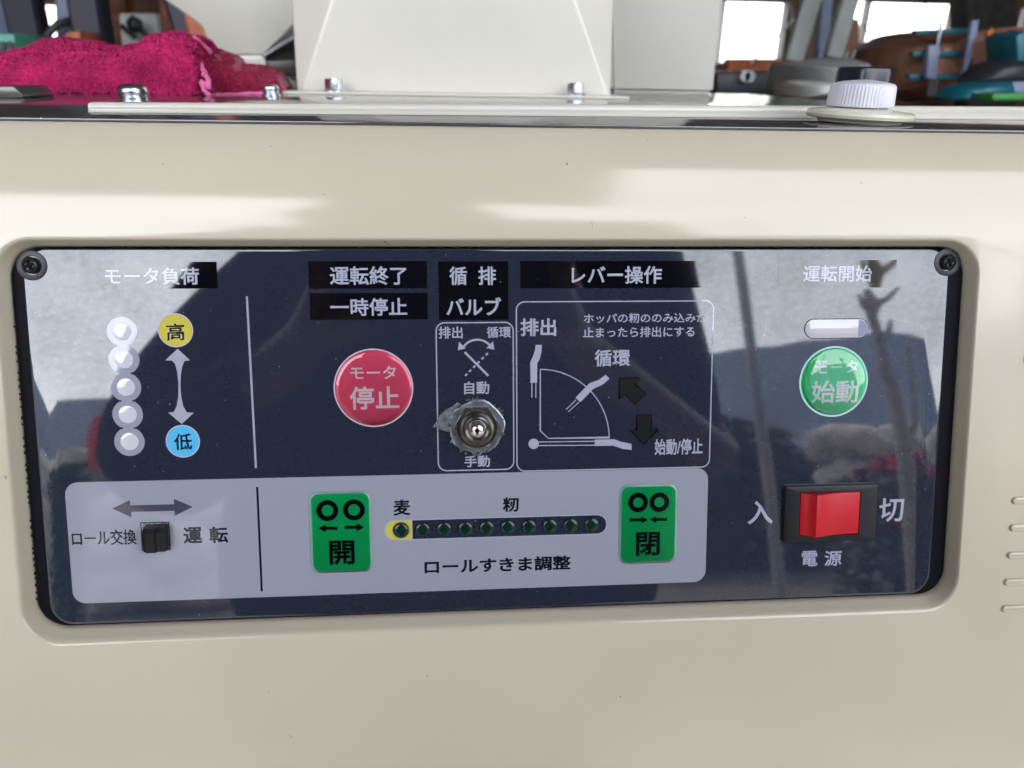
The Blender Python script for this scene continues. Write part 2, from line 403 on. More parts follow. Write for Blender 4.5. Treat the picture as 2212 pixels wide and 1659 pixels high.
# small scuffs and chips in the paint, lying on the surface
def cover_c(b):
    if b <= 50: return 5.0
    for (b0, c0), (b1, c1) in zip(pr, pr[1:]):
        if b0 <= b <= b1: return c0 + (c1 - c0) * (b - b0) / (b1 - b0)
    return pr[-1][1]
M['chip'] = pbr('dark_chip', (.06, .05, .04), .6)
M['scuff'] = pbr('tan_scuff', (.26, .22, .17), .6)
for u, v, w, h, ang, mt in ((585, 316, .5, .45, 0, 'chip'), (832, 523, 1.6, .5, -.1, 'chip'), (838, 527, .6, .4, .4, 'chip'), (1279, 486, .3, 3.0, .06, 'scuff'), (923, 1460, .35, .8, .2, 'chip'), (1340, 1505, .6, .6, 0, 'chip'), (581, 1494, .5, .3, 0, 'chip'), (628, 1590, .3, 1.6, 1.1, 'scuff'), (1398, 303, .35, .3, 0, 'chip'), (1700, 350, .4, .35, 0, 'scuff'), (215, 1567, .3, .3, 0, 'scuff'), (1860, 395, .3, 1.5, .7, 'scuff'), (1610, 470, .3, 1.0, 1.2, 'scuff'), (700, 420, .3, 1.4, .9, 'scuff'), (2196, 1240, .5, .4, 0, 'scuff'), (12, 1030, .9, 1.8, 0, 'scuff')):
    c = 5.0
    for _ in range(12): a_, b_ = pn(u, v, c); c = cover_c(b_)
    c0, c1 = cover_c(b_ - .5), cover_c(b_ + .5); bm = bmesh.new(); n_ = 9; vs = []
    for k in range(n_):
        t = 2 * math.pi * k / n_; r_ = random.uniform(.6, 1.1); x = w / 2 * r_ * math.cos(t); y = h / 2 * r_ * math.sin(t)
        x, y = x * math.cos(ang) - y * math.sin(ang), x * math.sin(ang) + y * math.cos(ang)
        vs.append(bm.verts.new(((a_ + x) * MM, (b_ + y) * MM, (c + (c1 - c0) * y + .05) * MM)))
    bm.faces.new(vs); flat_obj('scuff_mark', bm, M[mt], hull)

def onp(u, v): return onz(u, v)
# top plate, a grimy clear sheet lying on the body
top_y0 = .0288
wall = lambda name, p0, p1, mat, bev=0.0: slab(name, p0, p1, mat, None, bev)
def hull_slab(name, p0, p1, mat, bev=0.0):
    o = slab(name, p0, p1, mat, None, bev); o.parent = hull; o.matrix_parent_inverse = PM4.inverted(); return o
hull_slab('top_plate', (-.243, top_y0, ZT - .0010), (.248, .47, ZT), M['mirror'], .0004)
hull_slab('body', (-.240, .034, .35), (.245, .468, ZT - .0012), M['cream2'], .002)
# cream trim bar lying on the plate, deeper towards the right
bm = bmesh.new(); loops = []
for x, h in ((-.1463, 0), (-.1460, .92), (-.1452, 1), (-.05, 1.1), (.10, 1.35), (.236, 1.6), (.2365, 0)):
    yb = .0725 + .1 * x; H = .0034 * h
    sec = [(0, .0001), (-.0002, .25 * H), (0, .38 * H), (-.0002, .45 * H), (0, .72 * H), (.0006, .93 * H), (.0014, H), (.006, H), (.0068, .8 * H), (.0068, .0001)]
    loops.append([Vector((x, yb + a, ZT + b)) for a, b in sec])
loft(bm, loops, True, True)
o = bm_obj('trim_bar', bm, M['cream'], None, 60); o.parent = hull; o.matrix_parent_inverse = PM4.inverted()
# flanged cross-head screws
def flange_screw(p, s):
    prof = [(6.8, 0), (6.8, 1.1), (6.2, 1.35), (5.6, 1.4), (5.6, 2.6), (5.9, 2.8), (6.3, 3.0), (5.7, 3.4), (5.6, 3.6), (5.9, 4.0), (6.0, 5.2), (5.6, 6.5), (4.5, 7.4), (2.2, 7.9), (.1, 8.0)]
    o = lathe('flange_screw', [(r * s, h * s) for r, h in prof], M['zinc'], None, n=36, smooth=35)
    o.location = p; o.parent = hull; o.matrix_parent_inverse = PM4.inverted(); return o
flange_screw(onz(291, 224), 1.02)
flange_screw(onz(586, 207), .80)

# ================================================================== control panel
panel = thing('control_panel', 'dark blue control panel with Japanese lettering, buttons and switches set in the cream housing', 'control panel', mtx=PM4)
def plate(name, P, lv, mat, smooth=35):
    bm = bmesh.new(); loft(bm, [[Vector((x * MM, y * MM, c * MM)) for x, y in inset(P, d)] for d, c in lv])
    n = len(P); bm.verts.ensure_lookup_table(); top = bm.verts[-n:]; f = bm.faces.new(top); f.normal_update(); bmesh.ops.triangulate(bm, faces=[f])
    return bm_obj(name, bm, mat, panel, smooth)
plate('backing_tray', rrect(-158.9, -79.8, 158.2, 45.3, 9.6, 10), [(0, -4), (0, -1.3), (.25, -.75), (.8, -.3), (1.8, -.06), (3, 0)], M['tray'])
plate('face_film', rrect(-154.6, -78.9, 152.3, 44.9, 7.5, 10), [(0, -.02), (.10, .06), (.35, .12), (.8, .15)], M['navy'])
# frayed rubber edge beside the tray, left and bottom
bm = bmesh.new()
for i in range(46):
    y = -76 + i * 2.15 + random.uniform(-.5, .5)
    if random.random() < .25: continue
    h = random.uniform(.4, .9)
    for v in bmesh.ops.create_cube(bm, size=1)['verts']: v.co = Vector(((-159.0 + v.co.x * .7) * MM, (y + v.co.y * h) * MM, (-1.2 + v.co.z * .9) * MM))
bm_obj('edge_teeth', bm, M['gasket'], panel)

C1, C2, C3 = .20, .24, .28
def T(s, i, x0, y0, x1, y1, mat='text', c=C3, bold=.017, parent=None):
    return text(s, tbox(i, x0, y0, x1, y1), c, M[mat], parent or panel, bold)
def strip(i, x0, y0, x1, y1):
    a = tbox(i, x0, y0, x1, y1); return sheet('title_strip', [(a[0], a[1]), (a[2], a[1]), (a[2], a[3]), (a[0], a[3])], C1, M['black_print'], panel)
strip(1, 575, 237, 1437, 416); strip(2, 226, 158, 1050, 349); strip(2, 236, 378, 1055, 567); strip(2, 1131, 159, 1615, 567)
strip(3, 127, 156, 1425, 346)
a = tbox(4, 350, 150, 1170, 343); sheet('title_strip', [(a[0], a[1]), (a[2], a[1]), (a[2], a[3]), (a[0], a[3])], C1, M['black_print'], panel)
T('モータ負荷', 1, 697, 275, 1318, 392, bold=.019); T('運転終了', 2, 375, 193, 910, 325, bold=.019); T('一時停止', 2, 378, 413, 912, 540, bold=.019)
T('循', 2, 1205, 195, 1328, 327, bold=.019); T('排', 2, 1405, 195, 1530, 325, bold=.019); T('バルブ', 2, 1183, 410, 1567, 537, bold=.022)
T('レバー操作', 3, 483, 192, 1110, 317, bold=.019); T('運転開始', 4, 522, 187, 1000, 305, bold=.019)
T('排出', 2, 1130, 612, 1298, 697, bold=.018); T('循環', 2, 1465, 612, 1635, 693, bold=.016)
T('自動', 2, 1308, 992, 1483, 1085, bold=.018); T('手動', 2, 1310, 1507, 1488, 1592, bold=.018)
T('排出', 3, 128, 555, 377, 680, bold=.024); T('循環', 3, 643, 770, 892, 893, bold=.022)
T('ホッパの籾ののみ込みが', 3, 568, 517, 1425, 590, bold=.012); T('止まったら排出にする', 3, 563, 612, 1337, 690, bold=.012)
T('始動/停止', 3, 1060, 1388, 1395, 1508, bold=.02)
T('入', 7, 1842, 458, 2083, 685, bold=.02); T('切', 8, 1127, 342, 1310, 525, bold=.018)
T('電', 8, 548, 737, 668, 855, bold=.016); T('源', 8, 718, 735, 848, 852, bold=.016)

# light grey printed field with its own lettering
LB = rrect(-147.0, -71.7, 68.6, -30.4, 4.2, 8)
sheet('printed_field', LB, C1, M['grey_print'], panel)
T('ロール交換', 5, 530, 565, 1005, 692, 'dark_text', bold=.016); T('運', 5, 1348, 550, 1487, 675, 'dark_text', bold=.024); T('転', 5, 1540, 547, 1677, 670, 'dark_text', bold=.024)
T('麦', 6, 862, 348, 988, 467, 'dark_text', bold=.022); T('籾', 6, 1665, 332, 1782, 442, 'dark_text', bold=.022)
T('ロールすきま調整', 6, 1090, 757, 2165, 900, 'dark_text', bold=.027)
def lines(name, i, strokes, mat, c=C2):
    bm = bmesh.new()
    for k, (pts, w) in enumerate(strokes):
        stroke(bm, [zp(i, x, y) for x, y in pts], w * .0485 * {1: 1.05, 5: .95, 2: 1, 3: 1, 7: .74, 6: .95}[i], c + k * .003)
    return flat_obj(name, bm, M[mat], panel)
lines('divider_line', 1, [([(1633, 465), (1693, 1600)], 13)], 'text')
lines('divider_line', 5, [([(1890, 257), (1924, 1024)], 15)], 'dark_text')
def frame_line(x0, y0, x1, y1, r, w=.42):
    band('printed_outline', inset(rrect(x0, y0, x1, y1, r, 8), w), rrect(x0, y0, x1, y1, r, 8), C2, M['text'], panel)
a0, b1 = zp(2, 1105, 583); a1, b0 = zp(2, 1660, 1612); frame_line(-25.4, b0 + .2, a1 - .1, b1, 3.0)
a0, b1 = zp(3, 103, 437); a1, b0 = zp(3, 1470, 1580); frame_line(1.35, b0 - .6, 69.1, b1, 3.0)
# valve direction mark
arc = [(1400 + 118 * math.sin(RAD(t)), 822 - 118 * math.cos(RAD(t)) * 1.0) for t in range(-58, 59, 8)]
lines('printed_mark', 2, [(arc, 14)], 'text')
bm = bmesh.new()
for P in ([(1265, 778), (1272, 718), (1318, 765)], [(1518, 773), (1508, 715), (1464, 762)]): poly(bm, [zp(2, *p) for p in P], C2 + .01)
flat_obj('printed_mark', bm, M['text'], panel)
ds = [([(1473 - 158 * t / 10.6, 797 + 158 * t / 10.6), (1473 - 158 * (t + .95) / 10.6, 797 + 158 * (t + .95) / 10.6)], 13) for t in (0, 1.95, 3.9, 5.85, 7.8, 9.65)]
lines('printed_mark', 2, ds, 'text')
lines('printed_mark', 2, [([(1312, 790), (1476, 955)], 15)], 'text', C2 + .03)
# lever position diagram
sec = [(266, 910)] + [(266 + 479 * math.sin(RAD(t)), 1388 - 478 * math.cos(RAD(t))) for t in range(2, 91, 4)] + [(745, 1384), (322, 1390), (266, 1337), (266, 907)]
lines('lever_diagram', 3, [(sec, 7.5)], 'text')
lines('lever_diagram', 3, [([(208, 1003), (208, 1107)], 7), ([(235, 1003), (235, 1107)], 7), ([(514, 1122), (445, 1190)], 7), ([(536, 1137), (460, 1206)], 7), ([(255, 1415), (645, 1410)], 7.5), ([(255, 1440), (645, 1437)], 7.5)], 'text', C2 + .02)
bm = bmesh.new()
for P in ([(233, 740), (277, 740), (275, 785), (262, 840), (245, 868), (244, 1003), (197, 1003), (197, 860), (218, 812), (230, 775)],
          [(510, 1107), (590, 1025), (608, 1006), (672, 984), (720, 948), (747, 975), (700, 1016), (640, 1043), (624, 1056), (545, 1138)],
          [(645, 1398), (780, 1396), (828, 1414), (900, 1428), (900, 1470), (838, 1463), (775, 1441), (645, 1443)]):
    poly(bm, [zp(3, *p) for p in P], C2 + .04)
poly(bm, circ(*zp(3, 220, 1428), 1.78, 32), C2 + .05)
flat_obj('lever_diagram', bm, M['text'], panel)
# indicator arrows
for P in ([(815, 970), (962, 970), (925, 1012), (997, 1080), (922, 1153), (855, 1080), (815, 1118)], [(937, 1227), (1037, 1227), (1037, 1328), (1085, 1328), (985, 1430), (885, 1330), (937, 1328)]):
    Q = [zp(3, *p) for p in P]
    sheet('arrow_light', Q, C1 + .12, M['arrowled'], panel, .3)
    bm = bmesh.new(); stroke(bm, Q + [Q[0], Q[1]], .3, C1 + .15); flat_obj('arrow_outline', bm, M['black_print'], panel)
# dark double arrow over the slide switch
sheet('printed_arrow', [zp(5, *p) for p in ((828, 415), (968, 480), (965, 440), (1283, 432), (1286, 469), (1417, 403), (1278, 344), (1281, 384), (958, 392), (956, 354))][::-1][::-1], C2, M['arrowgrey'], panel)
# curved double arrow between high and low
up_ = [(1095, 888), (1175, 812), (1258, 888), (1220, 893), (1206, 930), (1196, 990), (1194, 1060), (1200, 1130), (1212, 1190), (1235, 1232), (1283, 1235), (1203, 1308), (1113, 1233), (1150, 1230), (1170, 1190), (1181, 1120), (1181, 1040), (1174, 970), (1160, 915), (1140, 890)]
sheet('printed_arrow', [zp(1, *p) for p in up_], C2, M['text'], panel)
for (x, y, r, ch, mat, box) in ((1162, 690, 107, '高', 'yellow', (1100, 642, 1222, 757)), (1210, 1423, 106, '低', 'cyan', (1150, 1370, 1272, 1482))):
    cx, cy = zp(1, x, y); rr = r * .0515
    sheet('level_mark', circ(cx, cy, rr), C1, M['rimp'], panel); d = sheet('level_mark', circ(cx, cy, rr - .3), C2, M[mat], panel)
    T(ch, 1, *box, 'dark_text', bold=.02)
# motor load lights: five lenses in a linked pale outline
LC = [zp(1, *p) for p in ((807, 700), (820, 888), (833, 1068), (848, 1247), (860, 1425))]
xm = sum(p[0] for p in LC) / 5; pitch = (LC[0][1] - LC[-1][1]) / 4; R1 = 4.8
pts = []
yc = [LC[0][1] - i * pitch for i in range(5)]
side = []
for i, y in enumerate(yc):
    a0, a1 = (90, -62) if i == 0 else ((62, -90) if i == 4 else (62, -62))
    side += [(R1 * math.cos(RAD(a0 + (a1 - a0) * k / 20)), y + R1 * math.sin(RAD(a0 + (a1 - a0) * k / 20))) for k in range(21)]
    if i < 4: side.append((1.75, y - pitch / 2 + .35)); side.append((1.75, y - pitch / 2 - .35))
P = [(xm + x, y) for x, y in side] + [(xm - x, y) for x, y in side[::-1]]
sheet('light_surround', P[::-1], C1, M['grey_print'], panel)
for y in yc:
    lathe('indicator_lens', [(2.85, C1), (2.85, .22), (2.7, .27), (2.0, .31), (1.2, .33), (.05, .34)], M['ledlens'], panel, xm, y, 28)

# round push buttons with domed clear faces
def round_button(i, x, y, r, mat, rim, texts, label, rimw):
    cx, cy = zp(i, x, y); rr = r * .0497
    b = sheet('push_button', circ(cx, cy, rr - rimw, 64), C2 + .03, M[mat], panel); b['label'] = label
    band('rim', circ(cx, cy, rr - rimw - .02, 64), circ(cx, cy, rr, 64), C2 + .04, M[rim], b)
    for s, box, bo in texts: T(s, i, *box, 'btext', C3 + .05, bo, b)
    rd = rr - rimw; lathe('dome', [(rd, .20), (rd - .03, .34), (rd - .2, .50), (rd - .6, .66), (rd - 1.4, .84), (rr * .72, 1.03), (rr * .5, 1.15), (rr * .25, 1.22), (.05, 1.24)], M['dome'], b, cx, cy, 72)
round_button(2, 679, 1040, 264, 'pink', 'rimp', (('モータ', (518, 885, 835, 980), .012), ('停止', (512, 1025, 858, 1192), .02)), 'red round stop button', .42)
round_button(4, 734, 996, 250, 'green2', 'rimg', (('モ', (600, 850, 690, 942), .012), ('ー', (715, 886, 790, 902), .012), ('タ', (815, 848, 905, 935), .012), ('始動', (578, 985, 905, 1148), .018)), 'green round start button', .62)
def half_pill_at(x0, x1, yc, h):
    c = x1 - h; return [(x0, yc + h), (x0, yc - h)] + [(c + h * math.cos(RAD(-90 + 18 * k)), yc + h * math.sin(RAD(-90 + 18 * k))) for k in range(11)]
# pill window above the start button
a0, b1 = zp(4, 537, 565); a1, b0 = zp(4, 968, 688)
w = plate('pill_window', rrect(a0, b0, a1, b1, (b1 - b0) / 2 - .01, 10), [(0, .15), (0, .34), (.2, .42)], M['window'])
sheet('window_end', half_pill_at(zp(4, 905, 620)[0], a1 - .15, (b0 + b1) / 2, (b1 - b0) / 2 - .2), .46, M['windark'], w, .03)  # darker grey sheet over the right end of the pill
band('window_outline', rrect(a0, b0, a1, b1, (b1 - b0) / 2 - .01, 10), inset(rrect(a0, b0, a1, b1, (b1 - b0) / 2 - .01, 10), -.3), C1 + .02, M['black_print'], panel)

# green square roll buttons
def square_button(i, x0, y0, x1, y1, rad, rimw, ch, cbox, rings, rr_, arrows, label, k):
    a0, _ = zp(i, x0, (y0 + y1) / 2); a1, _ = zp(i, x1, (y0 + y1) / 2); _, b1 = zp(i, (x0 + x1) / 2, y0); _, b0 = zp(i, (x0 + x1) / 2, y1)
    P = rrect(a0, b0, a1, b1, rad, 8)
    b = sheet('roll_button', inset(P, rimw), C2 + .04, M['green2'], panel); b['label'] = label
    band('rim', inset(P, rimw + .02), P, C2 + .05, M['rimg'], b)
    for x, y in rings:
        cx, cy = zp(i, x, y); band('roller_mark', circ(cx, cy, rr_[1] * k, 40), circ(cx, cy, rr_[0] * k, 40), C3 + .03, M['dark_text'], b)
    for A in arrows:
        bm = bmesh.new(); poly(bm, [zp(i, *p) for p in A], C3 + .03); flat_obj('arrow_mark', bm, M['dark_text'], b)
    T(ch, i, *cbox, 'dark_text', C3 + .04, .026, b)
    bm = bmesh.new(); lv = [(0, .16), (0, .34), (.12, .46), (.4, .55), (.9, .58)]
    vs = loft(bm, [[Vector((x * MM, y * MM, c * MM)) for x, y in inset(P, d)] for d, c in lv], cap1=True)
    bm_obj('dome', bm, M['dome'], b, 40)
def arr(x0, x1, y, h, L_, s):                             # arrow from tail x0 to tip x1
    sg = 1 if x1 > x0 else -1; n = x1 - sg * L_
    return [(x0, y - s / 2), (n, y - s / 2), (n, y - h / 2), (x1, y), (n, y + h / 2), (n, y + s / 2), (x0, y + s / 2)]
square_button(6, 251, 292, 702, 884, 3.2, .62, '開', (392, 647, 577, 830), ((378, 430), (573, 425)), (80, 43),
              (arr(453, 313, 560, 58, 52, 24), arr(505, 647, 553, 58, 52, 24)), 'green button with two spread rings and outward arrows', .0457)
square_button(7, 632, 308, 1176, 1050, 3.2, .66, '閉', (790, 752, 1015, 982), ((810, 477), (1010, 475)), (98, 50),
              (arr(729, 905, 641, 64, 66, 28), arr(1083, 915, 637, 64, 66, 28)), 'green button with two touching rings and inward arrows', .0358)

# roll gap scale: ten lamps on a yellow and a dark field
a0, _ = zp(6, 797, 572); ax, _ = zp(6, 1002, 570); a1, _ = zp(7, 517, 690)
ym = (zp(6, 918, 572)[1] + zp(7, 372, 687)[1]) / 2; hh = 3.55
def half_pill(x0, x1, h, left):
    n = 10; A = [(x1, ym - h), (x1, ym + h)] if left else [(x0, ym + h), (x0, ym - h)]
    c = x0 + h if left else x1 - h
    for k in range(n + 1):
        t = RAD(90 + 180 * k / n) if left else RAD(-90 + 180 * k / n); A.append((c + h * math.cos(t), ym + h * math.sin(t)))
    return A
sheet('scale_field', rrect(a0 - .1, ym - hh - .1, a1 + .1, ym + hh + .1, hh, 10), C1 + .03, M['text'], panel)
sheet('scale_field', half_pill(a0 + .25, ax - .2, hh - .25, True), C1 + .07, M['yellow'], panel)
sheet('scale_field', half_pill(ax, a1 - .25, hh - .25, False), C1 + .07, M['navy'], panel)
xa, xb = zp(6, 918, 572)[0], zp(7, 372, 687)[0]
for k in range(10):
    x = xa + (xb - xa) * k / 9
    l = lathe('indicator_lens', [(2.62, C1), (2.62, .5), (2.5, .66), (2.1, .92), (1.3, 1.12), (.6, 1.19), (.05, 1.2)], M['led'], panel, x, ym, 28)
    if k == 0: l['label'] = 'green lens on the yellow field'; band('lens_outline', circ(x, ym, 2.9, 32), circ(x, ym, 2.72, 32), C2 + .06, M['arrowgrey'], panel)

# panel screws with their round seats
def panel_screw(x, y, i):
    cx, cy = zp(i, x, y)
    s = lathe('screw_seat', [(4.7, .0), (4.7, .26), (4.5, .33), (3.1, .36), (2.9, .1)], M['screwseat'], panel, cx, cy, 40)
    h = lathe('screw_head', [(2.65, .1), (2.65, .9), (2.5, 1.5), (2.0, 2.0), (1.6, 2.15), (1.45, 1.7), (.05, 1.5)], M['screw'], s, cx, cy, 36)
    bm = bmesh.new()
    for a in (0.35, .35 + math.pi / 2):
        for v in bmesh.ops.create_cube(bm, size=1)['verts']:
            q = Vector((v.co.x * 3.0, v.co.y * .75)); q = Vector((q.x * math.cos(a) - q.y * math.sin(a), q.x * math.sin(a) + q.y * math.cos(a)))
            v.co = Vector(((cx + q.x) * MM, (cy + q.y) * MM, (1.9 + v.co.z * .5) * MM))
    bm_obj('cross_recess', bm, M['tray'], s)
panel_screw(212, 262, 1); panel_screw(1524, 166, 4)

# slide switch
a0, b1 = zp(5, 1040, 524); a1, b0 = zp(5, 1250, 713)
sl = plate('slide_switch', [(a0, b0), (a1, b0), (a1, b1), (a0, b1)], [(0, .1), (0, .26)], M['slot'], False)
bm = bmesh.new()
P = [(a0 - .15, b0 - .15), (a1 + .15, b0 - .15), (a1 + .15, b1 + .15), (a0 - .15, b1 + .15)]
stroke(bm, P + [P[0], P[1]], .35, .3); flat_obj('slot_rim_shadow', bm, M['dark_text'], sl)  # dark line round the slot, drawn in as its rim shadow
k0, k1 = zp(5, 1085, 600)[0], a1 - .25
bm = bmesh.new()
nrib = 13; ptsx = []
for i in range(nrib * 2 + 1):
    t = i / (nrib * 2); ptsx.append((k0 + (k1 - k0) * t, (.0 if i % 2 else .16)))
# knob: ribbed crown, tapering upward to a chamfered top edge
def ksec(y, hgt): return [Vector((k0 * MM, y * MM, .3 * MM))] + [Vector((x * MM, y * MM, (hgt - d - (.9 if t < .12 or t > .62 else 0)) * MM)) for (x, d), t in ((p, q / (nrib * 2)) for q, p in enumerate(ptsx))] + [Vector((k1 * MM, y * MM, .3 * MM))]
loft(bm, [ksec(b0 + .1, 3.6), ksec(b0 + .5, 5.2), ksec(b1 - 2.1, 5.6), ksec(b1 - .7, 4.2), ksec(b1 - .35, 1.8)], True, True)
bm_obj('slide_knob', bm, M['bakelite'], sl, 20)

# rocker switch
a0, b1 = zp(8, 415, 250); a1, b0 = zp(8, 1083, 655)
OUTR = rrect(a0, b0 + .3, a1, b1, .7, 3)
o0, p1 = zp(8, 540, 305, 1.8); o1, p0 = zp(8, 978, 616, 1.8)
INR = rrect(o0, p0, o1, p1, .3, 3)
bm = bmesh.new()
lv = [(OUTR, 0, .1), (OUTR, 0, 1.35), (OUTR, .15, 1.65), (OUTR, .5, 1.8), (INR, 0, 1.8), (INR, .02, -2.5)]
loft(bm, [[Vector((x * MM, y * MM, c * MM)) for x, y in inset(P, d)] for P, d, c in lv], cap1=True)
rk = bm_obj('rocker_switch', bm, M['bakelite'], panel, 30)
rx0, rx1, ridge = o0 + .25, o1 - .2, zp(8, 668, 480, 5.6)[0]
ry0, ry1 = p0 + .25, p1 - .2
sec = [(rx0, -2), (rx0, 1.2), (rx0 + .25, 1.7)]
n = 6
for k in range(1, n + 1): t = k / n; sec.append((rx0 + .25 + (ridge - .12 - rx0 - .25) * t, 1.7 + 3.6 * t - .55 * math.sin(math.pi * t)))
sec.append((ridge + .1, 5.33))
for k in range(1, 13): t = k / 12; sec.append((ridge + .1 + (rx1 - .3 - ridge - .1) * t, 5.33 - 3.4 * t - 1.0 * math.sin(math.pi * t)))
sec += [(rx1, 1.7), (rx1, -2)]
def rsec(y, s): return [Vector((x * MM, y * MM, (c - s if c > 0 else c) * MM)) for x, c in sec]
bm = bmesh.new(); loft(bm, [rsec(ry0, .3), rsec(ry0 + .22, .06), rsec(ry0 + .5, 0), rsec(ry1 - .5, 0), rsec(ry1 - .22, .06), rsec(ry1, .3)], True, True)
bm_obj('rocker', bm, M['red'], rk, 30)

# toggle switch with torn film around its washer
tcx, tcy = zp(2, 1396, 1308, .6)
bm = bmesh.new(); N_ = 64
rim = []
for k in range(N_):
    t = 2 * math.pi * k / N_; r = 9.4 + random.uniform(-.18, .18) + .25 * math.sin(5 * t + 1)
    if abs(t - 4.71) < .17: r += .9
    rim.append((tcx + r * math.cos(t), tcy - .1 + r * .97 * math.sin(t)))
loft(bm, [[Vector((x * MM, y * MM, c * MM)) for x, y in inset(rim, d)] for d, c in ((0, .16), (0, .8), (.2, .95), (.6, .98), (3, .9))], cap1=True)
tg = bm_obj('toggle_switch', bm, M['oldzinc'], panel, 35)
def hexring(bm, cx, cy, af, z0, z1, rot):
    R_ = af / math.sqrt(3); n = 48; bot, topo, cham = [], [], []
    for k in range(n):
        t = 2 * math.pi * k / n; q = (t - rot) % (math.pi / 3) - math.pi / 6; r = (af / 2) / math.cos(q)
        bot.append(Vector(((cx + r * math.cos(t)) * MM, (cy + r * math.sin(t)) * MM, z0 * MM)))
        cham.append(Vector(((cx + r * math.cos(t)) * MM, (cy + r * math.sin(t)) * MM, (z1 - .28 - (r - af / 2) * .55) * MM)))
        rr = min(r, af / 2 * .99); topo.append(Vector(((cx + rr * math.cos(t)) * MM, (cy + rr * math.sin(t)) * MM, z1 * MM)))
    inn = [Vector(((cx + af * .40 * math.cos(2 * math.pi * k / n)) * MM, (cy + af * .40 * math.sin(2 * math.pi * k / n)) * MM, z1 * MM)) for k in range(n)]
    loft(bm, [bot, cham, topo, inn], False, True)
bm = bmesh.new(); hexring(bm, tcx, tcy - .1, 13.7, .9, 3.0, 0.03)
bm_obj('nut', bm, M['nickel'], tg, 25)
bm = bmesh.new()
sc_ = [(5.9, 2.8), (5.9, 3.3), (5.6, 3.55), (5.5, 4.2), (5.25, 4.35), (5.2, 4.9), (4.95, 5.05), (4.9, 5.6), (4.5, 5.9), (3.9, 5.8), (3.6, 5.0), (3.3, 3.4), (2.9, 2.9), (.3, 2.8)]
lathe('bushing', sc_, M['brass'], tg, tcx, tcy - .3, 44, 30)
lathe('lever', [(1.5, 2.6), (1.7, 5.5), (2.2, 8.0), (2.75, 9.6), (2.95, 10.6), (2.8, 11.8), (2.2, 12.8), (1.3, 13.4), (.05, 13.6)], M['chrome'], tg, tcx - .1, tcy + 1.0, 36, 60)
# the torn flap
fl = [(1088, 1312, .35), (1110, 1278, .6), (1140, 1225, .9), (1180, 1188, 1.1), (1228, 1162, 1.2), (1262, 1135, 1.0), (1285, 1150, .9), (1240, 1190, 1.0), (1215, 1245, 1.0), (1205, 1300, .95), (1212, 1345, .9), (1180, 1338, .7), (1140, 1328, .6), (1118, 1312, .4)]
bm = bmesh.new(); vs = [bm.verts.new((*[q * MM for q in zp(2, x, y)], c * MM)) for x, y, c in fl]
f = bm.faces.new(vs); bmesh.ops.triangulate(bm, faces=[f]); bmesh.ops.subdivide_edges(bm, edges=bm.edges[:], cuts=3)
for v in bm.verts:
    if not v.is_boundary: v.co.z += random.uniform(0, .35) * MM
r_ = bmesh.ops.solidify(bm, geom=bm.faces[:], thickness=.00012)
bm_obj('torn_flap', bm, M['tape'], tg, 50)
bm = bmesh.new()
for k in range(26):                                        # shreds of film round the washer
    t = random.uniform(0, 2 * math.pi); r = 9.3 + random.uniform(-.3, .5); w = random.uniform(.3, .9)
    c = Vector((tcx + r * math.cos(t), tcy + r * math.sin(t)))
    vs = [bm.verts.new(((c.x + w * math.cos(t + a) * q) * MM, (c.y + w * math.sin(t + a) * q) * MM, (.95 + random.uniform(-.2, .4)) * MM)) for a, q in ((0, 1.2), (1.8, 1), (3.4, .7), (4.6, .9))]
    bm.faces.new(vs)
bmesh.ops.solidify(bm, geom=bm.faces[:], thickness=.0001)
bm_obj('film_shreds', bm, M['tape'], tg)['kind'] = 'stuff'
# ================================================================== things standing on the machine
def prism(name, P, y, d, mat, parent=None, bev=.0008, world=True):
    """solid with the outline P (photo pixels, seen at depth y) and real thickness d"""
    bm = bmesh.new(); f = [at(u, v, y) for u, v in P]; b = [p + Vector((0, d, 0)) for p in f]
    loft(bm, [f, b], True, True)
    bmesh.ops.recalc_face_normals(bm, faces=bm.faces)
    if bev: bmesh.ops.bevel(bm, geom=bm.edges[:], offset=bev, segments=2, affect='EDGES', profile=.5, clamp_overlap=True)
    return bm_obj(name, bm, mat, parent, 35)
def zq(i, *pts): return [z(i, x, y) for x, y in pts]

chute = thing('feed_chute', 'pale cream sheet metal feed chute bolted upright on top of the machine', 'chute')
BLc, BRc = at(641, 197, .308), at(1319, 205, .308); BLc.z = BRc.z = ZT + .0016
TL_, TR_ = at(638, -500, .335), at(1322, -500, .335)
CLt, CRt = at(815, -300, .300), at(1136, -300, .300)
BLi, BRi = BLc + Vector((.005, -.001, 0)), BRc + Vector((-.003, -.001, 0))
bm = bmesh.new()
def fan(A, B, n=6): return [A.lerp(B, i / n) for i in range(n + 1)]
zt_ = CLt.z
TLo = Vector((BLc.x - .001, .335, zt_)); TRo = Vector((BRc.x + .001, .335, zt_))
v = {k: bm.verts.new(p) for k, p in dict(BL=BLc, BR=BRc, BLi=BLi, BRi=BRi, TL=TLo, TR=TRo, CL=CLt, CR=CRt,
     BLb=Vector((BLc.x, .43, BLc.z)), BRb=Vector((BRc.x, .43, BRc.z)), TLb=Vector((TLo.x, .43, zt_)), TRb=Vector((TRo.x, .43, zt_))).items()}
for q in (('BLi', 'BRi', 'CR', 'CL'), ('BL', 'BLi', 'CL', 'TL'), ('BRi', 'BR', 'TR', 'CR'), ('BL', 'TL', 'TLb', 'BLb'), ('BR', 'BRb', 'TRb', 'TR'), ('BLb', 'TLb', 'TRb', 'BRb'), ('TL', 'CL', 'CR', 'TR', 'TRb', 'TLb')):
    bm.faces.new([v[k] for k in q])
bmesh.ops.recalc_face_normals(bm, faces=bm.faces)
ed = [e for e in bm.edges if not e.is_boundary]
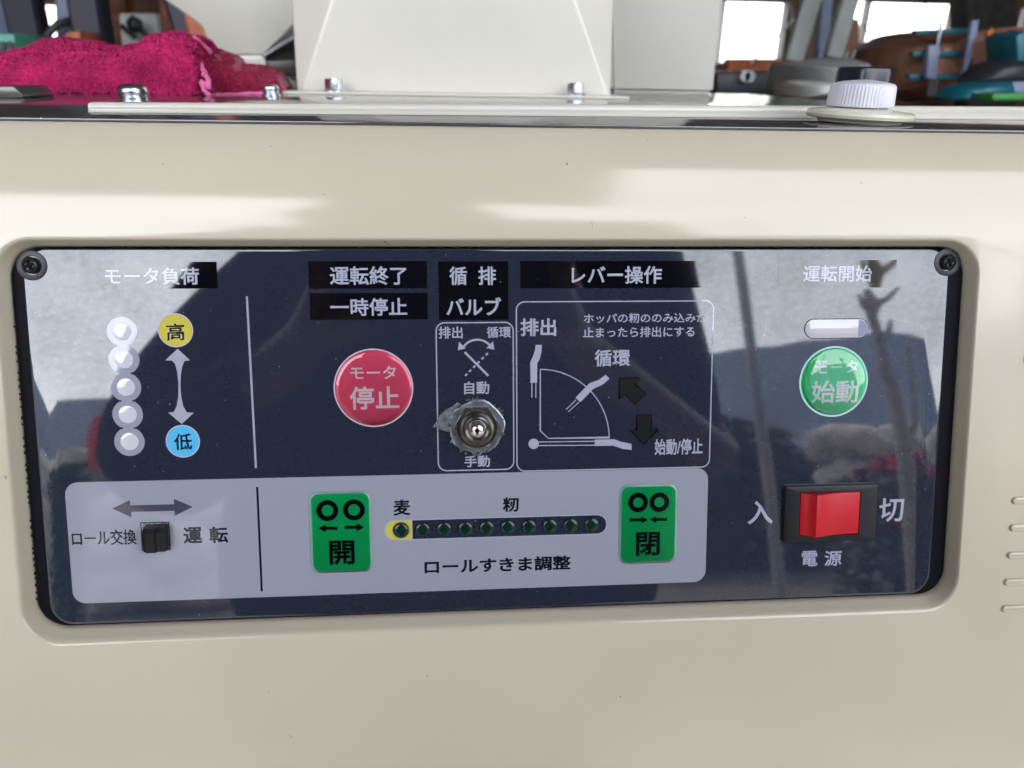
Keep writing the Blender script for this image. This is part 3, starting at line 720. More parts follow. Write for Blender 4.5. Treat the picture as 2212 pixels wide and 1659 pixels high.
bmesh.ops.bevel(bm, geom=ed, offset=.004, segments=4, affect='EDGES', profile=.5, clamp_overlap=True)
bm_obj('chute_body', bm, M['cream'], chute, True)
fy = .283
P = [(-.130, fy), (.0885, fy + .001), (.0975, fy + .002), (.093, fy + .012), (BRc.x + .012, .44), (-.125, .44)]
bm = bmesh.new(); loft(bm, [[Vector((x, y, ZT + .0001)) for x, y in P], [Vector((x, y, ZT + .0012)) for x, y in P], [Vector((x, y + .0003, ZT + .0015)) for x, y in P]], False, True)
bm_obj('base_flange', bm, M['cream'], chute)
def hexbolt(u, v_, yy):
    p = at(u, v_, yy); x = p.x; bm = bmesh.new()
    hexring(bm, 0, 0, 10.4, 1.6, 7.6, RAD(12)); 
    me_in = [Vector((.0032 * math.cos(2 * math.pi * k / 24), .0032 * math.sin(2 * math.pi * k / 24), .0073)) for k in range(24)]
    bm.faces.new([bm.verts.new(q) for q in [Vector((.0044 * math.cos(2 * math.pi * k / 24), .0044 * math.sin(2 * math.pi * k / 24), .0074)) for k in range(24)]])
    o = bm_obj('hex_bolt', bm, M['zinc'], chute, 25); o.location = (x, yy, ZT + .0015)
    w = lathe('bolt_flange', [(7.0, 0), (7.0, .8), (6.4, 1.4), (5.2, 1.9)], M['zinc'], o, n=32, smooth=35)
hexbolt(722, 190, .2945); hexbolt(1243, 196, .2955)

duct = thing('side_duct', 'pale grey cream sheet metal duct standing behind the right side of the chute', 'duct')
d0 = at(1250, 205, .45); d1 = at(1541, 204, .45); d2 = at(1566, -60, .45)
bm = bmesh.new(); sl_ = (d2.x - d1.x) / (d2.z - d1.z)
f = [Vector((d0.x, .45, ZT)), Vector((d1.x, .45, ZT)), Vector((d1.x + sl_ * .4, .45, ZT + .4)), Vector((d0.x, .45, ZT + .4))]
loft(bm, [f, [p + Vector((0, .2, 0)) for p in f]], True, True)
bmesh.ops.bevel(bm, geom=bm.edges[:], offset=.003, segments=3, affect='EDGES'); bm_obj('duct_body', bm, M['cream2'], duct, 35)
prism('duct_seam', [(1322, -40), (1326, -40), (1330, 200), (1326, 200)], .449, .004, M['cream2'], duct, .0003)

hop = thing('side_hopper', 'dull beige hopper with sloping edges hanging behind the red towel', 'hopper')
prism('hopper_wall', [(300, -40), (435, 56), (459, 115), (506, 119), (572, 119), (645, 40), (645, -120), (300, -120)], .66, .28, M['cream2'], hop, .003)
prism('ledge', [(500, 119), (573, 119), (575, 146), (520, 144)], .60, .12, M['cream'], hop, .002)
prism('hopper_leg', [(600, 160), (645, 160), (645, 230), (600, 230)], .52, .04, M['cream2'], hop, .001)
chn = thing('metal_channel', 'dark steel channel with a bright edge between the towel and the chute', 'channel')
M['darksteel'] = pbr('dark_steel', (.045, .042, .038), .4, metal=.6, var=.3, vscale=40)
prism('channel_web', [(564, 119), (645, 42), (645, 132), (574, 131)], .50, .03, M['darksteel'], chn, .0006)
bar('bright_edge', at(568, 121, .495), at(648, 72, .485), .0034, .006, M['zinc'], chn)
prism('channel_foot', [(574, 131), (645, 128), (645, 168), (600, 162), (573, 140)], .49, .03, M['darksteel'], chn, .001)
br = prism('steel_bracket', [(-60, 186), (28, 186), (50, 205), (51, 211), (-60, 212)], .165, .03, pbr('grey_steel', (.10, .095, .09), .3, metal=.5, var=.2), None, .0006)
br.location.z += .0
tag(br, 'dark grey steel bracket corner lying at the left edge of the top plate', 'bracket')

# ---- towel
def interp(P, x):
    for (a, b), (c, d) in zip(P, P[1:]):
        if a <= x <= c: t = (x - a) / (c - a); t = t * t * (3 - 2 * t); return b + (d - b) * t
    return P[-1][1] if x > P[-1][0] else P[0][1]
tw = thing('towel', 'maroon terry towel with pink hem crumpled on the machine top', 'towel')
def heap(name, top, u0, u1, y0, depth, mat, nx_, seed, low=209, sag=1.0):
    V, Fc = [], []; nt_ = 30
    for i in range(nx_ + 1):
        u = u0 + (u1 - u0) * i / nx_; vt = interp(top, u)
        e = min(1, (u - u0) / 26 + .02, (u1 - u) / 26 + .02); e = math.sqrt(max(0, 1 - (1 - e) ** 2))
        pt = at(u, vt, y0 + depth * .45); H = max(.004, pt.z - ZT) * (.35 + .65 * e); base = at(u, low, y0)
        for j in range(nt_ + 1):
            a = math.pi * (j / nt_); cc = math.cos(a); ss = math.sin(a)
            y = y0 + depth * .5 - depth * .5 * (abs(cc) ** .8) * (1 if cc > 0 else -1) * (.5 + .5 * e)
            zz = ZT + .0008 + H * ss ** .62
            x = CAM.x + (base.x - CAM.x) * ((y - CAM.y) / (y0 - CAM.y)) ** .55
            q = Vector((x * 20, y * 26 + seed, zz * 46))
            fold = abs(noise.noise(Vector((q.x * .55 + q.z * .25, q.y, q.z)) )) * .007 * sag + noise.noise(q * 2.3) * .0022
            n = Vector((0, -cc, ss)).normalized()
            V.append(Vector((x, y, zz)) + n * fold * min(1, ss * 1.6) - n * .003 * ss)
    for i in range(nx_):
        for j in range(nt_):
            a = i * (nt_ + 1) + j; Fc.append((a, a + 1, a + nt_ + 2, a + nt_ + 1))
    for p in V: p.z = max(p.z, ZT + .0006)
    o = pyd(name, V, Fc, mat, tw, True); return o
topm = [(-90, 128), (-20, 116), (28, 104), (70, 89), (110, 84), (190, 88), (228, 99), (290, 93), (330, 73), (370, 66), (400, 73), (424, 84), (450, 96)]
h1 = heap('cloth', topm, -95, 446, .235, .13, M['towel'], 130, 0)
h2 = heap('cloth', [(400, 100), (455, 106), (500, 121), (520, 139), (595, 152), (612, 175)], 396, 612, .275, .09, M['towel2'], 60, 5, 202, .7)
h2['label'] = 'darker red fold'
def tufts(src, count, mat, L_=.0021, w=.0009):
    me = src.data; me.calc_loop_triangles(); tri = me.loop_triangles; ar = [t.area for t in tri]
    pick = random.choices(range(len(tri)), ar, k=count); V, Fc = [], []
    for k, ti in enumerate(pick):
        t = tri[ti]; a, b, c = [me.vertices[i].co for i in t.vertices]; r1, r2 = random.random(), random.random()
        if r1 + r2 > 1: r1, r2 = 1 - r1, 1 - r2
        p = a + (b - a) * r1 + (c - a) * r2; n = t.normal
        if n.dot(p - (tw_mid)) < 0: n = -n
        g = noise.noise(p * 300) ; tt = n.orthogonal().normalized(); tt.rotate(Matrix.Rotation(random.uniform(0, 6.28), 3, n)); d = (n * (.55 + .3 * g) + tt * .8).normalized(); s = n.cross(d).normalized(); s = (s + n * random.uniform(-.25, .25)).normalized()
        l = L_ * random.uniform(.6, 1.3); q = p + d * l
        V += [p - s * w / 2, p + s * w / 2, q + s * w * .35 + Vector((0, 0, -.0003)), q - s * w * .35]; Fc.append((4 * k, 4 * k + 1, 4 * k + 2, 4 * k + 3))
    o = pyd('terry_loops', V, Fc, mat, tw, False); o['kind'] = 'stuff'; return o
tw_mid = Vector((-.2, .30, ZT + .005))
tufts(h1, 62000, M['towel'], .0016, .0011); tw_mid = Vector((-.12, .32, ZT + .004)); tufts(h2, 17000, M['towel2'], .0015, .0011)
def hem(P, y, r):
    pts = [at(u, v, yy) for u, v, yy in P]; out = []
    for a, b in zip(pts, pts[1:]):
        for k in range(5): out.append(a.lerp(b, k / 5) + Vector((random.uniform(-.0004, .0004), 0, random.uniform(-.0004, .0004))))
    out.append(pts[-1]); return tube('hem', out, r, M['hem'], tw, 8)
hem([(420, 80, .282), (424, 100, .268), (429, 128, .252), (437, 150, .243), (444, 158, .238)], 0, .0014)
hem([(424, 84, .285), (438, 98, .272), (455, 112, .268)], 0, .0014)
hem([(440, 160, .236), (452, 172, .232), (450, 190, .230), (436, 176, .232), (441, 196, .228), (452, 206, .228)], 0, .0014)
hem([(452, 207, .245), (500, 205, .262), (570, 201, .270)], 0, .0012)

# ---- white knob and the black one behind it
kn = thing('white_knob', 'white ribbed plastic knob on a round ivory base at the front edge', 'knob')
KY = .060; kc = at(1857, 250, KY); s_ = .29 / 1600 * 1.01
def klathe(name, prof, mat, parent, cx, cy, ribs=0, n=48, sm=35, tilt=0):
    bm = bmesh.new(); loops = []
    for r, zz, rb in prof:
        lp = []
        for i in range(n):
            t = 2 * math.pi * i / n; q = r - (rb if (ribs and i % 2) else 0)
            lp.append(Vector((cx + q * math.cos(t), cy + q * math.sin(t), zz + tilt * math.cos(t) * r)))
        loops.append(lp)
    loft(bm, loops, False, True); return bm_obj(name, bm, mat, parent, sm)
def kz(v_, y=KY): return at(1857, v_, y).z
klathe('base_disc', [(.0150, ZT + .0001, 0), (.0152, ZT + .0012, 0), (.0185, ZT + .0014, 0), (.0192, ZT + .0018, 0), (.0196, ZT + .0028, 0), (.0191, ZT + .0038, 0), (.0178, ZT + .0044, 0), (.011, ZT + .0052, 0)], M['ivory'], kn, kc.x, KY, tilt=-.03)
klathe('neck', [(.0096, ZT + .0040, 0), (.0094, kz(229), 0)], M['white_cap'], kn, kc.x - .0003, KY)
zb, zc = kz(231), kz(184)
klathe('cap', [(.009, zb, 0), (.0116, zb + .0002, .0), (.0120, zb + .0010, .00035), (.0116, zc - .0006, .00035), (.0113, zc, .0), (.0106, zc + .0006, 0), (.0078, zc + .0013, 0), (.0035, zc + .0018, 0), (.0004, zc + .002, 0)], M['white_cap'], kn, kc.x - .0008, KY, ribs=1, n=116, sm=25)
bk = thing('grip_knob', 'black lobed plastic knob half hidden behind the white knob', 'knob')
BY = .135; bc = at(1860, 200, BY); zt2 = at(1860, 145, BY).z; bm = bmesh.new(); loops = []
for r, zz in ((.0120, ZT), (.0125, ZT + .006), (.0127, zt2 - .002), (.0122, zt2 - .0006), (.0112, zt2), (.004, zt2 + .0003)):
    loops.append([Vector((bc.x + (r + .0008 * math.cos(6 * t)) * math.cos(t), BY + (r + .0008 * math.cos(6 * t)) * math.sin(t), zz)) for t in [2 * math.pi * i / 60 for i in range(60)]])
loft(bm, loops, False, True); bm_obj('grip', bm, M['blackcap'], bk, 30)

# ================================================================== shed around the machine
def st(o): o['kind'] = 'structure'; return o
M['concrete'] = pbr('shed_concrete', (.13, .125, .115), .8, var=.2, vscale=2, bump=.002, bscale=30, dirt=.3)
M['gravel'] = pbr('gravel_soil', (.15, .14, .12), .95, var=.45, vscale=40, bump=.01, bscale=60)
M['wood'] = pbr('dark_brown_board', (.085, .036, .022), .7, var=.5, vscale=6, stretch=(1, 1, .12), bump=.001, bscale=60)
M['sheet'] = pbr('dull_steel_sheet', (.23, .22, .21), .6, var=.2, vscale=3)
M['pole'] = pbr('galvanised_pole', (.46, .45, .44), .5)
M['post'] = pbr('grey_green_paint', (.30, .32, .30), .5, var=.15, vscale=12)
M['navysteel'] = pbr('dark_navy_paint', (.010, .013, .028), .45)
M['bluegrey'] = pbr('blue_grey_paint', (.17, .20, .30), .5, var=.15, vscale=20)
M['rust'] = pbr('rusty_steel', (.16, .055, .025), .75, var=.5, vscale=40)
M['orange'] = pbr('orange_paint', (.45, .11, .03), .5, var=.3, vscale=20)
M['whitebox'] = pbr('off_white_enamel', (.55, .56, .54), .4, var=.08, vscale=15)
M['teal'] = pbr('teal_plastic', (.006, .10, .14), .4, var=.15, vscale=15)
M['tealg'] = pbr('sea_green_plastic', (.06, .27, .20), .5, var=.3, vscale=30)
M['dark'] = pbr('charcoal_plastic', (.022, .022, .026), .5, var=.2, vscale=20)
M['poly'] = pbr('grey_tarpaulin', (.33, .34, .33), .45, var=.15, vscale=12, bump=.004, bscale=18)
M['lime'] = pbr('bright_green_print', (.03, .20, .04), .5); M['ylw'] = pbr('ochre_print', (.50, .34, .04), .5)
M['paperw'] = pbr('white_paper', (.62, .64, .60), .7)
M['brownpoly'] = pbr('brown_wrapped_sacking', (.20, .095, .055), .32, spec=.9, var=.5, vscale=9, bump=.010, bscale=22, stretch=(1, 1, .3))
M['tan'] = pbr('peach_plastic', (.45, .22, .14), .4, var=.3, vscale=8)
def plank_wall(name, x0, x1, y, holes, z1=2.8, th=.04):
    """board wall with real openings; boards run upright"""
    root = bpy.data.objects.new(name, None); COL.objects.link(root); st(root)
    w = .145; x = x0; k = 0
    while x < x1 - .01:
        xe = min(x + w, x1); segs = [(0.0, z1)]
        for hx0, hz0, hx1, hz1 in holes:
            if xe > hx0 + .003 and x < hx1 - .003:
                if x < hx0: xe = hx0
                elif xe > hx1: xe = hx1
                ns = []
                for a, b in segs:
                    if a < hz0: ns.append((a, min(b, hz0)))
                    if b > hz1: ns.append((max(a, hz1), b))
                segs = ns
        for hx0, hz0, hx1, hz1 in holes:
            if x < hx0 - 1e-6 < xe: xe = hx0
        for a, b in segs: slab('board', (x + .002, y + random.uniform(-.004, .004), a), (xe - .002, y + th, b), M['wood'], root)
        x = xe; k += 1
    return root
WY = 3.1
def hole(u0, v0, u1, v1):
    a, b = at(u0, v1, WY), at(u1, v0, WY); return (a.x, a.z, b.x, b.z)
HOL = [hole(1549, 2, 1706, 138), hole(1862, 5, 2070, 94), hole(16, 8, 156, 84), hole(2200, 20, 2300, 110)]
plank_wall('back_wall', -2.41, 2.76, WY, HOL)
glass = bpy.data.materials.new('hazy_glass'); glass.use_nodes = True; N_, L_ = nodes_of(glass); N_.remove(N_['Principled BSDF'])
tr = N_.new('ShaderNodeBsdfTransparent'); tr.inputs[0].default_value = (.93, .95, .93, 1); gl = N_.new('ShaderNodeBsdfGlossy'); gl.inputs['Roughness'].default_value = .05
mxs = N_.new('ShaderNodeMixShader'); mxs.inputs[0].default_value = .06; L_(tr.outputs[0], mxs.inputs[1]); L_(gl.outputs[0], mxs.inputs[2]); L_(mxs.outputs[0], N_['Material Output'].inputs[0])
for (x0, z0, x1, z1), lb in zip(HOL, ('bright shed window just right of the pale duct', 'bright shed window above the brown sacking', 'bright shed window at the far left behind dark posts', 'small bright shed window at the right edge')):
    w_ = thing('window', lb, 'window', ((x0 + x1) / 2, WY, z0)); t = .006
    for nm, a, b in (('frame', (x0, z0), (x1, z0 + t)), ('frame', (x0, z1 - t), (x1, z1)), ('frame', (x0, z0 + t), (x0 + t, z1 - t)), ('frame', (x1 - t, z0 + t), (x1, z1 - t))):
        o = slab(nm, (a[0], WY - .012, a[1]), (b[0], WY + .05, b[1]), M['sheet']); o.parent = w_; o.matrix_parent_inverse = Matrix.Translation(-Vector(w_.location))
    o = slab('pane', (x0 + t, WY + .015, z0 + t), (x1 - t, WY + .019, z1 - t), glass); o.parent = w_; o.matrix_parent_inverse = Matrix.Translation(-Vector(w_.location))
st(slab('left_wall', (-2.46, -1.8, 0), (-2.41, WY + .04, 2.8), M['wood'])); st(slab('right_wall', (2.76, -1.3, 0), (2.81, WY + .04, 2.8), M['wood']))  # unseen side walls, set close and run forward to block low side sky
RZ = 2.85
P = [(-2.7, 3.4), (-2.7, -1.75), (-.7, -1.95), (.60, -2.3), (.46, -1.0), (3.1, -.95), (3.1, 3.4)]
bm = bmesh.new(); loft(bm, [[Vector((x, y, RZ)) for x, y in P], [Vector((x, y, RZ + .03)) for x, y in P]], True, True)
st(bm_obj('roof', bm, pbr('roof_underside', (.20, .19, .18), .8, var=.2, vscale=2)))
for k in range(4): st(slab('roof_beam', (-2.2 + k * 1.5, -.6, RZ - .13), (-2.13 + k * 1.5, 3.1, RZ - .005), M['wood']))
st(slab('shed_floor', (-4.6, -1.9, -.1), (4.9, 3.2, .02), M['concrete']))
bm = bmesh.new()
g = 40; GV = [[bm.verts.new((-120 + 240 * i / g, -120 + 240 * j / g, 0)) for j in range(g + 1)] for i in range(g + 1)]
for i in range(g):
    for j in range(g): bm.faces.new((GV[i][j], GV[i + 1][j], GV[i + 1][j + 1], GV[i][j + 1]))
st(bm_obj('ground', bm, M['gravel']))

# ---- blurred things behind the machine, left
bench = thing('workbench', 'dark workbench carrying the sacking and tools behind the machine', 'workbench')
slab('bench_top', (.28, .78, 1.10), (2.6, 2.5, 1.135), M['wood'], bench, .003)
for x, y in ((.33, .85), (2.5, .85), (.33, 2.4), (2.5, 2.4)): slab('leg', (x - .04, y - .04, .02), (x + .04, y + .04, 1.10), M['wood'], bench)
def upright(name, a, b, w, y, mat, label, cat, d=.05, top=2.8, bot=.02):
    p, q = at(*a, y), at(*b, y); dv = (q - p) / (q.z - p.z)
    o = bar(name, p + dv * (bot - p.z), p + dv * (top - p.z), w, d, M[mat]); return tag(o, label, cat)
upright('leaning_post', (50, 0), (70, 95), .065, 1.5, 'navysteel', 'dark leaning post beside the far left window', 'post')
upright('steel_post', (162, 0), (165, 70), .052, 1.35, 'bluegrey', 'blue grey post over the crumpled towel', 'post')
upright('steel_post', (190, 0), (204, 90), .055, 1.25, 'navysteel', 'black post just right of the blue grey post', 'post')
upright('wooden_post', (240, 0), (242, 90), .085, 1.9, 'rust', 'rusty brown post left of the white enamel box', 'post', .08)
o = upright('steel_post', (12, 0), (10, 95), .05, 2.2, 'bluegrey', 'dim grey post at the left edge of the picture', 'post')
upright('steel_post', (398, 0), (424, 90), .05, 1.1, 'navysteel', 'dark blue post beside the beige hopper', 'post')
upright('orange_rail', (428, 20), (448, 110), .03, 1.0, 'orange', 'orange painted rail tucked beside the beige hopper', 'rail')
upright('rusty_pipe', (365, 20), (372, 90), .03, 1.5, 'rust', 'rusty pipe right of the white enamel box', 'pipe', .03)
hose = tube('black_hose', [at(98, 92, 1.3), at(106, 70, 1.3), at(125, 52, 1.3), at(160, 43, 1.32), at(190, 42, 1.36)], .007, M['dark']); tag(hose, 'black hose arching in front of the left window', 'hose')
eb = thing('enamel_box', 'white enamel box with dark levers behind the towel', 'box')
prism('box_body', [(255, 28), (336, 28), (346, 100), (262, 100)], 1.6, .18, M['whitebox'], eb, .006)
for P in ([(262, 55), (275, 68), (292, 82)], [(283, 52), (300, 62), (318, 78)]):
    tube('lever', [at(u, v_, 1.57) for u, v_ in P], .006, M['dark'], eb)
tube('lever_knob', [at(278, 56, 1.56), at(290, 52, 1.56), at(305, 54, 1.56)], [.010, .018, .010], M['dark'], eb, 12)
bp = at(255, 100, 1.6); prism('stand', [(258, 100), (345, 100), (345, 900), (258, 900)], 1.62, .15, M['navysteel'], eb, .004)
db = thing('drawer_bin', 'sea green plastic bin with round holes at the left edge', 'bin')
prism('bin_wall', [(-40, 70), (30, 72), (36, 115), (30, 150), (-40, 150)], .9, .12, M['tealg'], db, .004)
for u, v_ in ((6, 97), (22, 96), (6, 110), (23, 111)):
    c = at(u, v_, .897); bm = bmesh.new(); loft(bm, [[Vector((c.x + .0042 * math.cos(t), yy, c.z + .0042 * math.sin(t))) for t in [2 * math.pi * k / 16 for k in range(16)]] for yy in (.899, .896)], False, True); bm_obj('hole', bm, M['dark'], db)
prism('stand', [(-40, 150), (30, 150), (30, 1100), (-40, 1100)], .92, .1, M['dark'], db)
ob = prism('orange_case', [(140, 70), (172, 66), (176, 100), (140, 100)], 1.15, .1, M['orange'], None, .003); tag(ob, 'small orange case seen over the towel between two posts', 'case')
mc = prism('grey_motor', [(34, 72), (70, 80), (80, 105), (75, 130), (30, 130)], 1.0, .15, M['dark'], None, .012); tag(mc, 'rounded dark grey motor between the green bin and the leaning post', 'motor')

# ---- blurred things behind the machine, right
def rbar(name, a, b, w, y, mat, label, cat, d=.03):
    p, q = at(*z('R', *a), y), at(*z('R', *b), y); o = bar(name, p, q, w, d, M[mat]); return tag(o, label, cat)
def ext(a, b, k): return (a[0] + (a[0] - b[0]) * k, a[1] + (a[1] - b[1]) * k)
A, B = (745, 0), (618, 425); rbar('steel_strut', ext(A, B, .6), B, .052, 2.0, 'post', 'grey strut slanting down beside the first bright window', 'strut')
A, B = (1008, 0), (892, 400); rbar('steel_strut', ext(A, B, .6), B, .046, 1.9, 'post', 'grey strut slanting down above the grey tarpaulin', 'strut')
A, B = (848, 0), (812, 410); rbar('steel_strut', ext(A, B, .6), B, .036, 2.3, 'bluegrey', 'blue grey strut standing between the two slanting struts', 'strut')
rbar('thin_wire', (330, 435), (660, 100), .006, 2.6, 'whitebox', 'thin pale wire crossing the window next to the duct', 'wire', .006)
rbar('window_rail', (150, 465), (556, 465), .060, 2.7, 'orange', 'rust orange rail under the window next to the duct', 'rail', .05)
upright('steel_column', z('R', 1925, 0), z('R', 1930, 150), .20, 2.7, 'darksteel', 'wide dark grey column right of the second bright window', 'column', .1)
mch = thing('dark_machine', 'dark machine with round bolts seen low through the gap beside the duct', 'machine')
prism('machine_body', zq('R', (95, 500), (300, 488), (545, 492), (552, 690), (95, 690)), 1.9, .3, M['dark'], mch, .01)
for x, y in ((282, 526), (312, 528), (508, 560)):
    c = at(*z('R', x, y), 1.89); bm = bmesh.new(); loft(bm, [[Vector((c.x + .014 * math.cos(t), yy, c.z + .014 * math.sin(t))) for t in [2 * math.pi * k / 16 for k in range(16)]] for yy in (1.90, 1.875)], False, True); bm_obj('bolt', bm, M['zinc'], mch)
def blob(name, P, y, d, mat, label, cat, amp=.01, sc=8, n=3, parent=None, bulge=.5):
    """soft full shape: outline P seen at depth y, rounded to a thickness d and crumpled"""
    W_ = [at(u, v_, y) for u, v_ in P]; c = sum(W_, Vector()) / len(W_); out = []
    for a, b in zip(W_, W_[1:] + W_[:1]):
        for k in range(5): out.append(a.lerp(b, k / 5))
    bm = bmesh.new(); loops = []
    for k in range(13):
        t = -math.pi / 2 + math.pi * k / 12; s = max(.02, math.cos(t)) ** .5; loops.append([c + (p - c) * s + Vector((0, math.sin(t) * d / 2, 0)) for p in out])
    loft(bm, loops, True, True)
    bmesh.ops.subdivide_edges(bm, edges=bm.edges[:], cuts=1)
    for v_ in bm.verts:
        q = v_.co * sc; v_.co += Vector((noise.noise(q) * .4, noise.noise(q + Vector((9, 2, 4))), noise.noise(q + Vector((3, 8, 1))) * .4)) * amp
    o = bm_obj(name, bm, mat, parent, True)
    if label: tag(o, label, cat)
    return o
blob('tarpaulin_bundle', zq('R', (560, 440), (700, 430), (920, 395), (935, 440), (1110, 470), (1110, 600), (900, 640), (560, 640)), 1.5, .35, M['poly'], 'grey tarpaulin bundle behind the black knob', 'tarpaulin', .02, 10)
sk = thing('printed_sack', 'green and white printed sack lying left of the white knob', 'sack')
blob('sack_body', zq('R', (570, 570), (700, 560), (900, 575), (960, 650), (570, 665)), 1.1, .2, M['paperw'], None, None, .006, 20, parent=sk)
prism('green_print', zq('R', (585, 590), (630, 575), (700, 640), (860, 640), (860, 665), (590, 665)), 1.095, .02, M['lime'], sk, .001)
prism('yellow_print', zq('R', (685, 580), (850, 590), (850, 612), (690, 606)), 1.09, .02, M['ylw'], sk, .001)
bundle = thing('sacking_bundle', 'large brown plastic wrapped bundle lashed with teal straps', 'bundle')
blob('wrapped_sacking', zq('R', (1105, 640), (1100, 440), (1130, 330), (1240, 260), (1400, 235), (1600, 225), (1880, 235), (1930, 300), (1940, 500), (1900, 650), (1500, 690)), 1.50, .34, M['brownpoly'], None, None, .022, 13, parent=bundle)
for P in (zq('R', (1470, 205), (1880, 190), (1880, 228), (1475, 238)), zq('R', (1450, 352), (1920, 345), (1920, 388), (1450, 392)), zq('R', (1425, 512), (1900, 508), (1900, 546), (1425, 550))):
    prism('strap', P, 1.315, .02, M['teal'], bundle, .002)
tg_ = thing('lashing_ratchet', 'pale tension ratchet with its rod hanging across the teal straps', 'ratchet')
prism('ratchet_body', zq('R', (1560, 312), (1640, 306), (1612, 545), (1540, 540)), 1.29, .02, M['bluegrey'], tg_, .003)
bar('rod', at(*z('R', 1645, 150), 1.295), at(*z('R', 1610, 310), 1.295), .006, .006, M['zinc'], tg_)
bar('strap_tail', at(*z('R', 1590, 540), 1.295), at(*z('R', 1570, 660), 1.295), .022, .006, M['dark'], tg_)
rbar('lashing_rod', (1870, 140), (1800, 530), .014, 1.29, 'bluegrey', 'pale blue rod crossing the straps right of the ratchet', 'rod', .01)
lb_ = tube('black_lead', [at(*z('R', *p), 1.28) for p in ((1660, 640), (1750, 600), (1850, 470), (1900, 330), (1940, 250))], .006, M['dark']); tag(lb_, 'black lead running down over the brown bundle', 'cable')
blob('peach_drum', zq('R', (1925, 440), (1945, 280), (1990, 215), (2100, 190), (2260, 190), (2260, 470), (1925, 470)), 1.25, .3, M['tan'], 'peach coloured rounded drum at the right edge', 'drum', .008, 6)
od = prism('orange_tag', zq('R', (1955, 235), (1995, 188), (2010, 215), (1980, 250)), 1.2, .01, M['orange'], None, .001); tag(od, 'small orange red tag on the shoulder of the peach drum', 'tag')
hl = tube('black_loop', [at(*z('R', *p), 1.15) for p in ((2230, 300), (2150, 296), (2090, 275), (2085, 245), (2120, 232), (2230, 240))], .0065, M['dark']); tag(hl, 'black loop handle in front of the peach drum', 'handle')
tl = thing('power_tool', 'teal and black power tool at the right edge behind the trim bar', 'power tool')
blob('tool_body', zq('R', (1640, 670), (1700, 600), (1860, 560), (2080, 560), (2110, 690), (1650, 690)), .95, .09, M['teal'], None, None, .004, 25, parent=tl)
blob('tool_grip', zq('R', (1790, 560), (1930, 440), (2020, 415), (2180, 410), (2200, 560), (2050, 575), (1880, 590)), .98, .09, M['dark'], None, None, .004, 25, parent=tl)
prism('tool_label', zq('R', (2100, 570), (2230, 560), (2230, 640), (2110, 640)), .94, .01, M['bluegrey'], tl, .001)
prism('tool_head', zq('R', (2160, 240), (2260, 200), (2260, 520), (2190, 560), (2170, 400)), 1.0, .08, M['teal'], tl, .006)
gs = prism('green_strip', zq('R', (1998, 645), (2300, 640), (2300, 690), (1998, 692)), .86, .05, M['lime'], None, .002); tag(gs, 'bright green strip lying low at the right edge', 'strip')

# ================================================================== yard behind the camera, seen in the reflections
def dirp(az, el, y):                                       # point seen from the panel in a direction (degrees), at depth y
    d = abs(y); return Vector((d * math.tan(RAD(az)), y, 1.20 + d / math.cos(RAD(az)) * math.tan(RAD(el))))
M['leaf'] = pbr('hedge_leaf', (.045, .065, .035), .6, var=.5, vscale=20)
M['stone'] = pbr('garden_stone', (.50, .46, .42), .85, var=.35, vscale=6, bump=.02, bscale=14)
M['azalea'] = pbr('azalea_blossom', (.55, .03, .07), .7, var=.3, vscale=30)
M['bark'] = pbr('grey_bark', (.36, .33, .29), .85, var=.3, vscale=20, bump=.01, bscale=30)
M['redp'] = pbr('red_banner_cloth', (.75, .04, .04), .6)
def leafmass(name, boxes, count, size, mat, parent):
    V, Fc = [], []
    for k in range(count):
        x0, y0, z0, x1, y1, z1 = random.choice(boxes)
        p = Vector((random.uniform(x0, x1), random.uniform(y0, y1), z0 + (z1 - z0) * random.random() ** .8))
        p.z += .25 * noise.noise(Vector((p.x * 1.3, p.y, 0)))
        a = Vector((random.gauss(0, 1), random.gauss(0, 1), random.gauss(0, 1))).normalized(); b = a.orthogonal().normalized(); s = size * random.uniform(.6, 1.3)
        V += [p - a * s, p + b * s * .5, p + a * s, p - b * s * .5]; i = 4 * k; Fc.append((i, i + 1, i + 2, i + 3))
    o = pyd(name, V, Fc, mat, parent); return o
hd = thing('hedge', 'low dark hedge mirrored in the right of the control panel', 'hedge', (4, -7.4, 0))
def keep(o, par): o.parent = par; o.matrix_parent_inverse = par.matrix_world.inverted() if False else Matrix.Translation(-Vector(par.location)); return o
hb = [(1.6 + k * .8, -8.2, .2, 2.6 + k * .8, -7.0, 1.75 + .16 * math.sin(k * 1.9)) for k in range(9)]
keep(leafmass('foliage', hb, 16000, .10, M['leaf'], None), hd)
for k in range(9): keep(slab('hedge_core', (1.7 + k * .8, -8.0, 0), (2.48 + k * .8, -7.3, 1.5 + .12 * math.sin(k * 1.9)), M['leaf']), hd)
def stone(cx, cy, cz, r, par):
    bm = bmesh.new(); bmesh.ops.create_icosphere(bm, subdivisions=2, radius=1); s = Vector((r * random.uniform(1, 1.5), r * .8, r * random.uniform(.7, 1)))
    o_ = Vector((random.uniform(0, 99), 0, 0))
    for v_ in bm.verts: n_ = noise.noise(v_.co * 1.1 + o_); v_.co = Vector((v_.co.x * s.x, v_.co.y * s.y, v_.co.z * s.z)) * (1 + .45 * n_) + Vector((cx, cy, cz))
    return keep(bm_obj('stone', bm, M['stone'], None, 50), par)
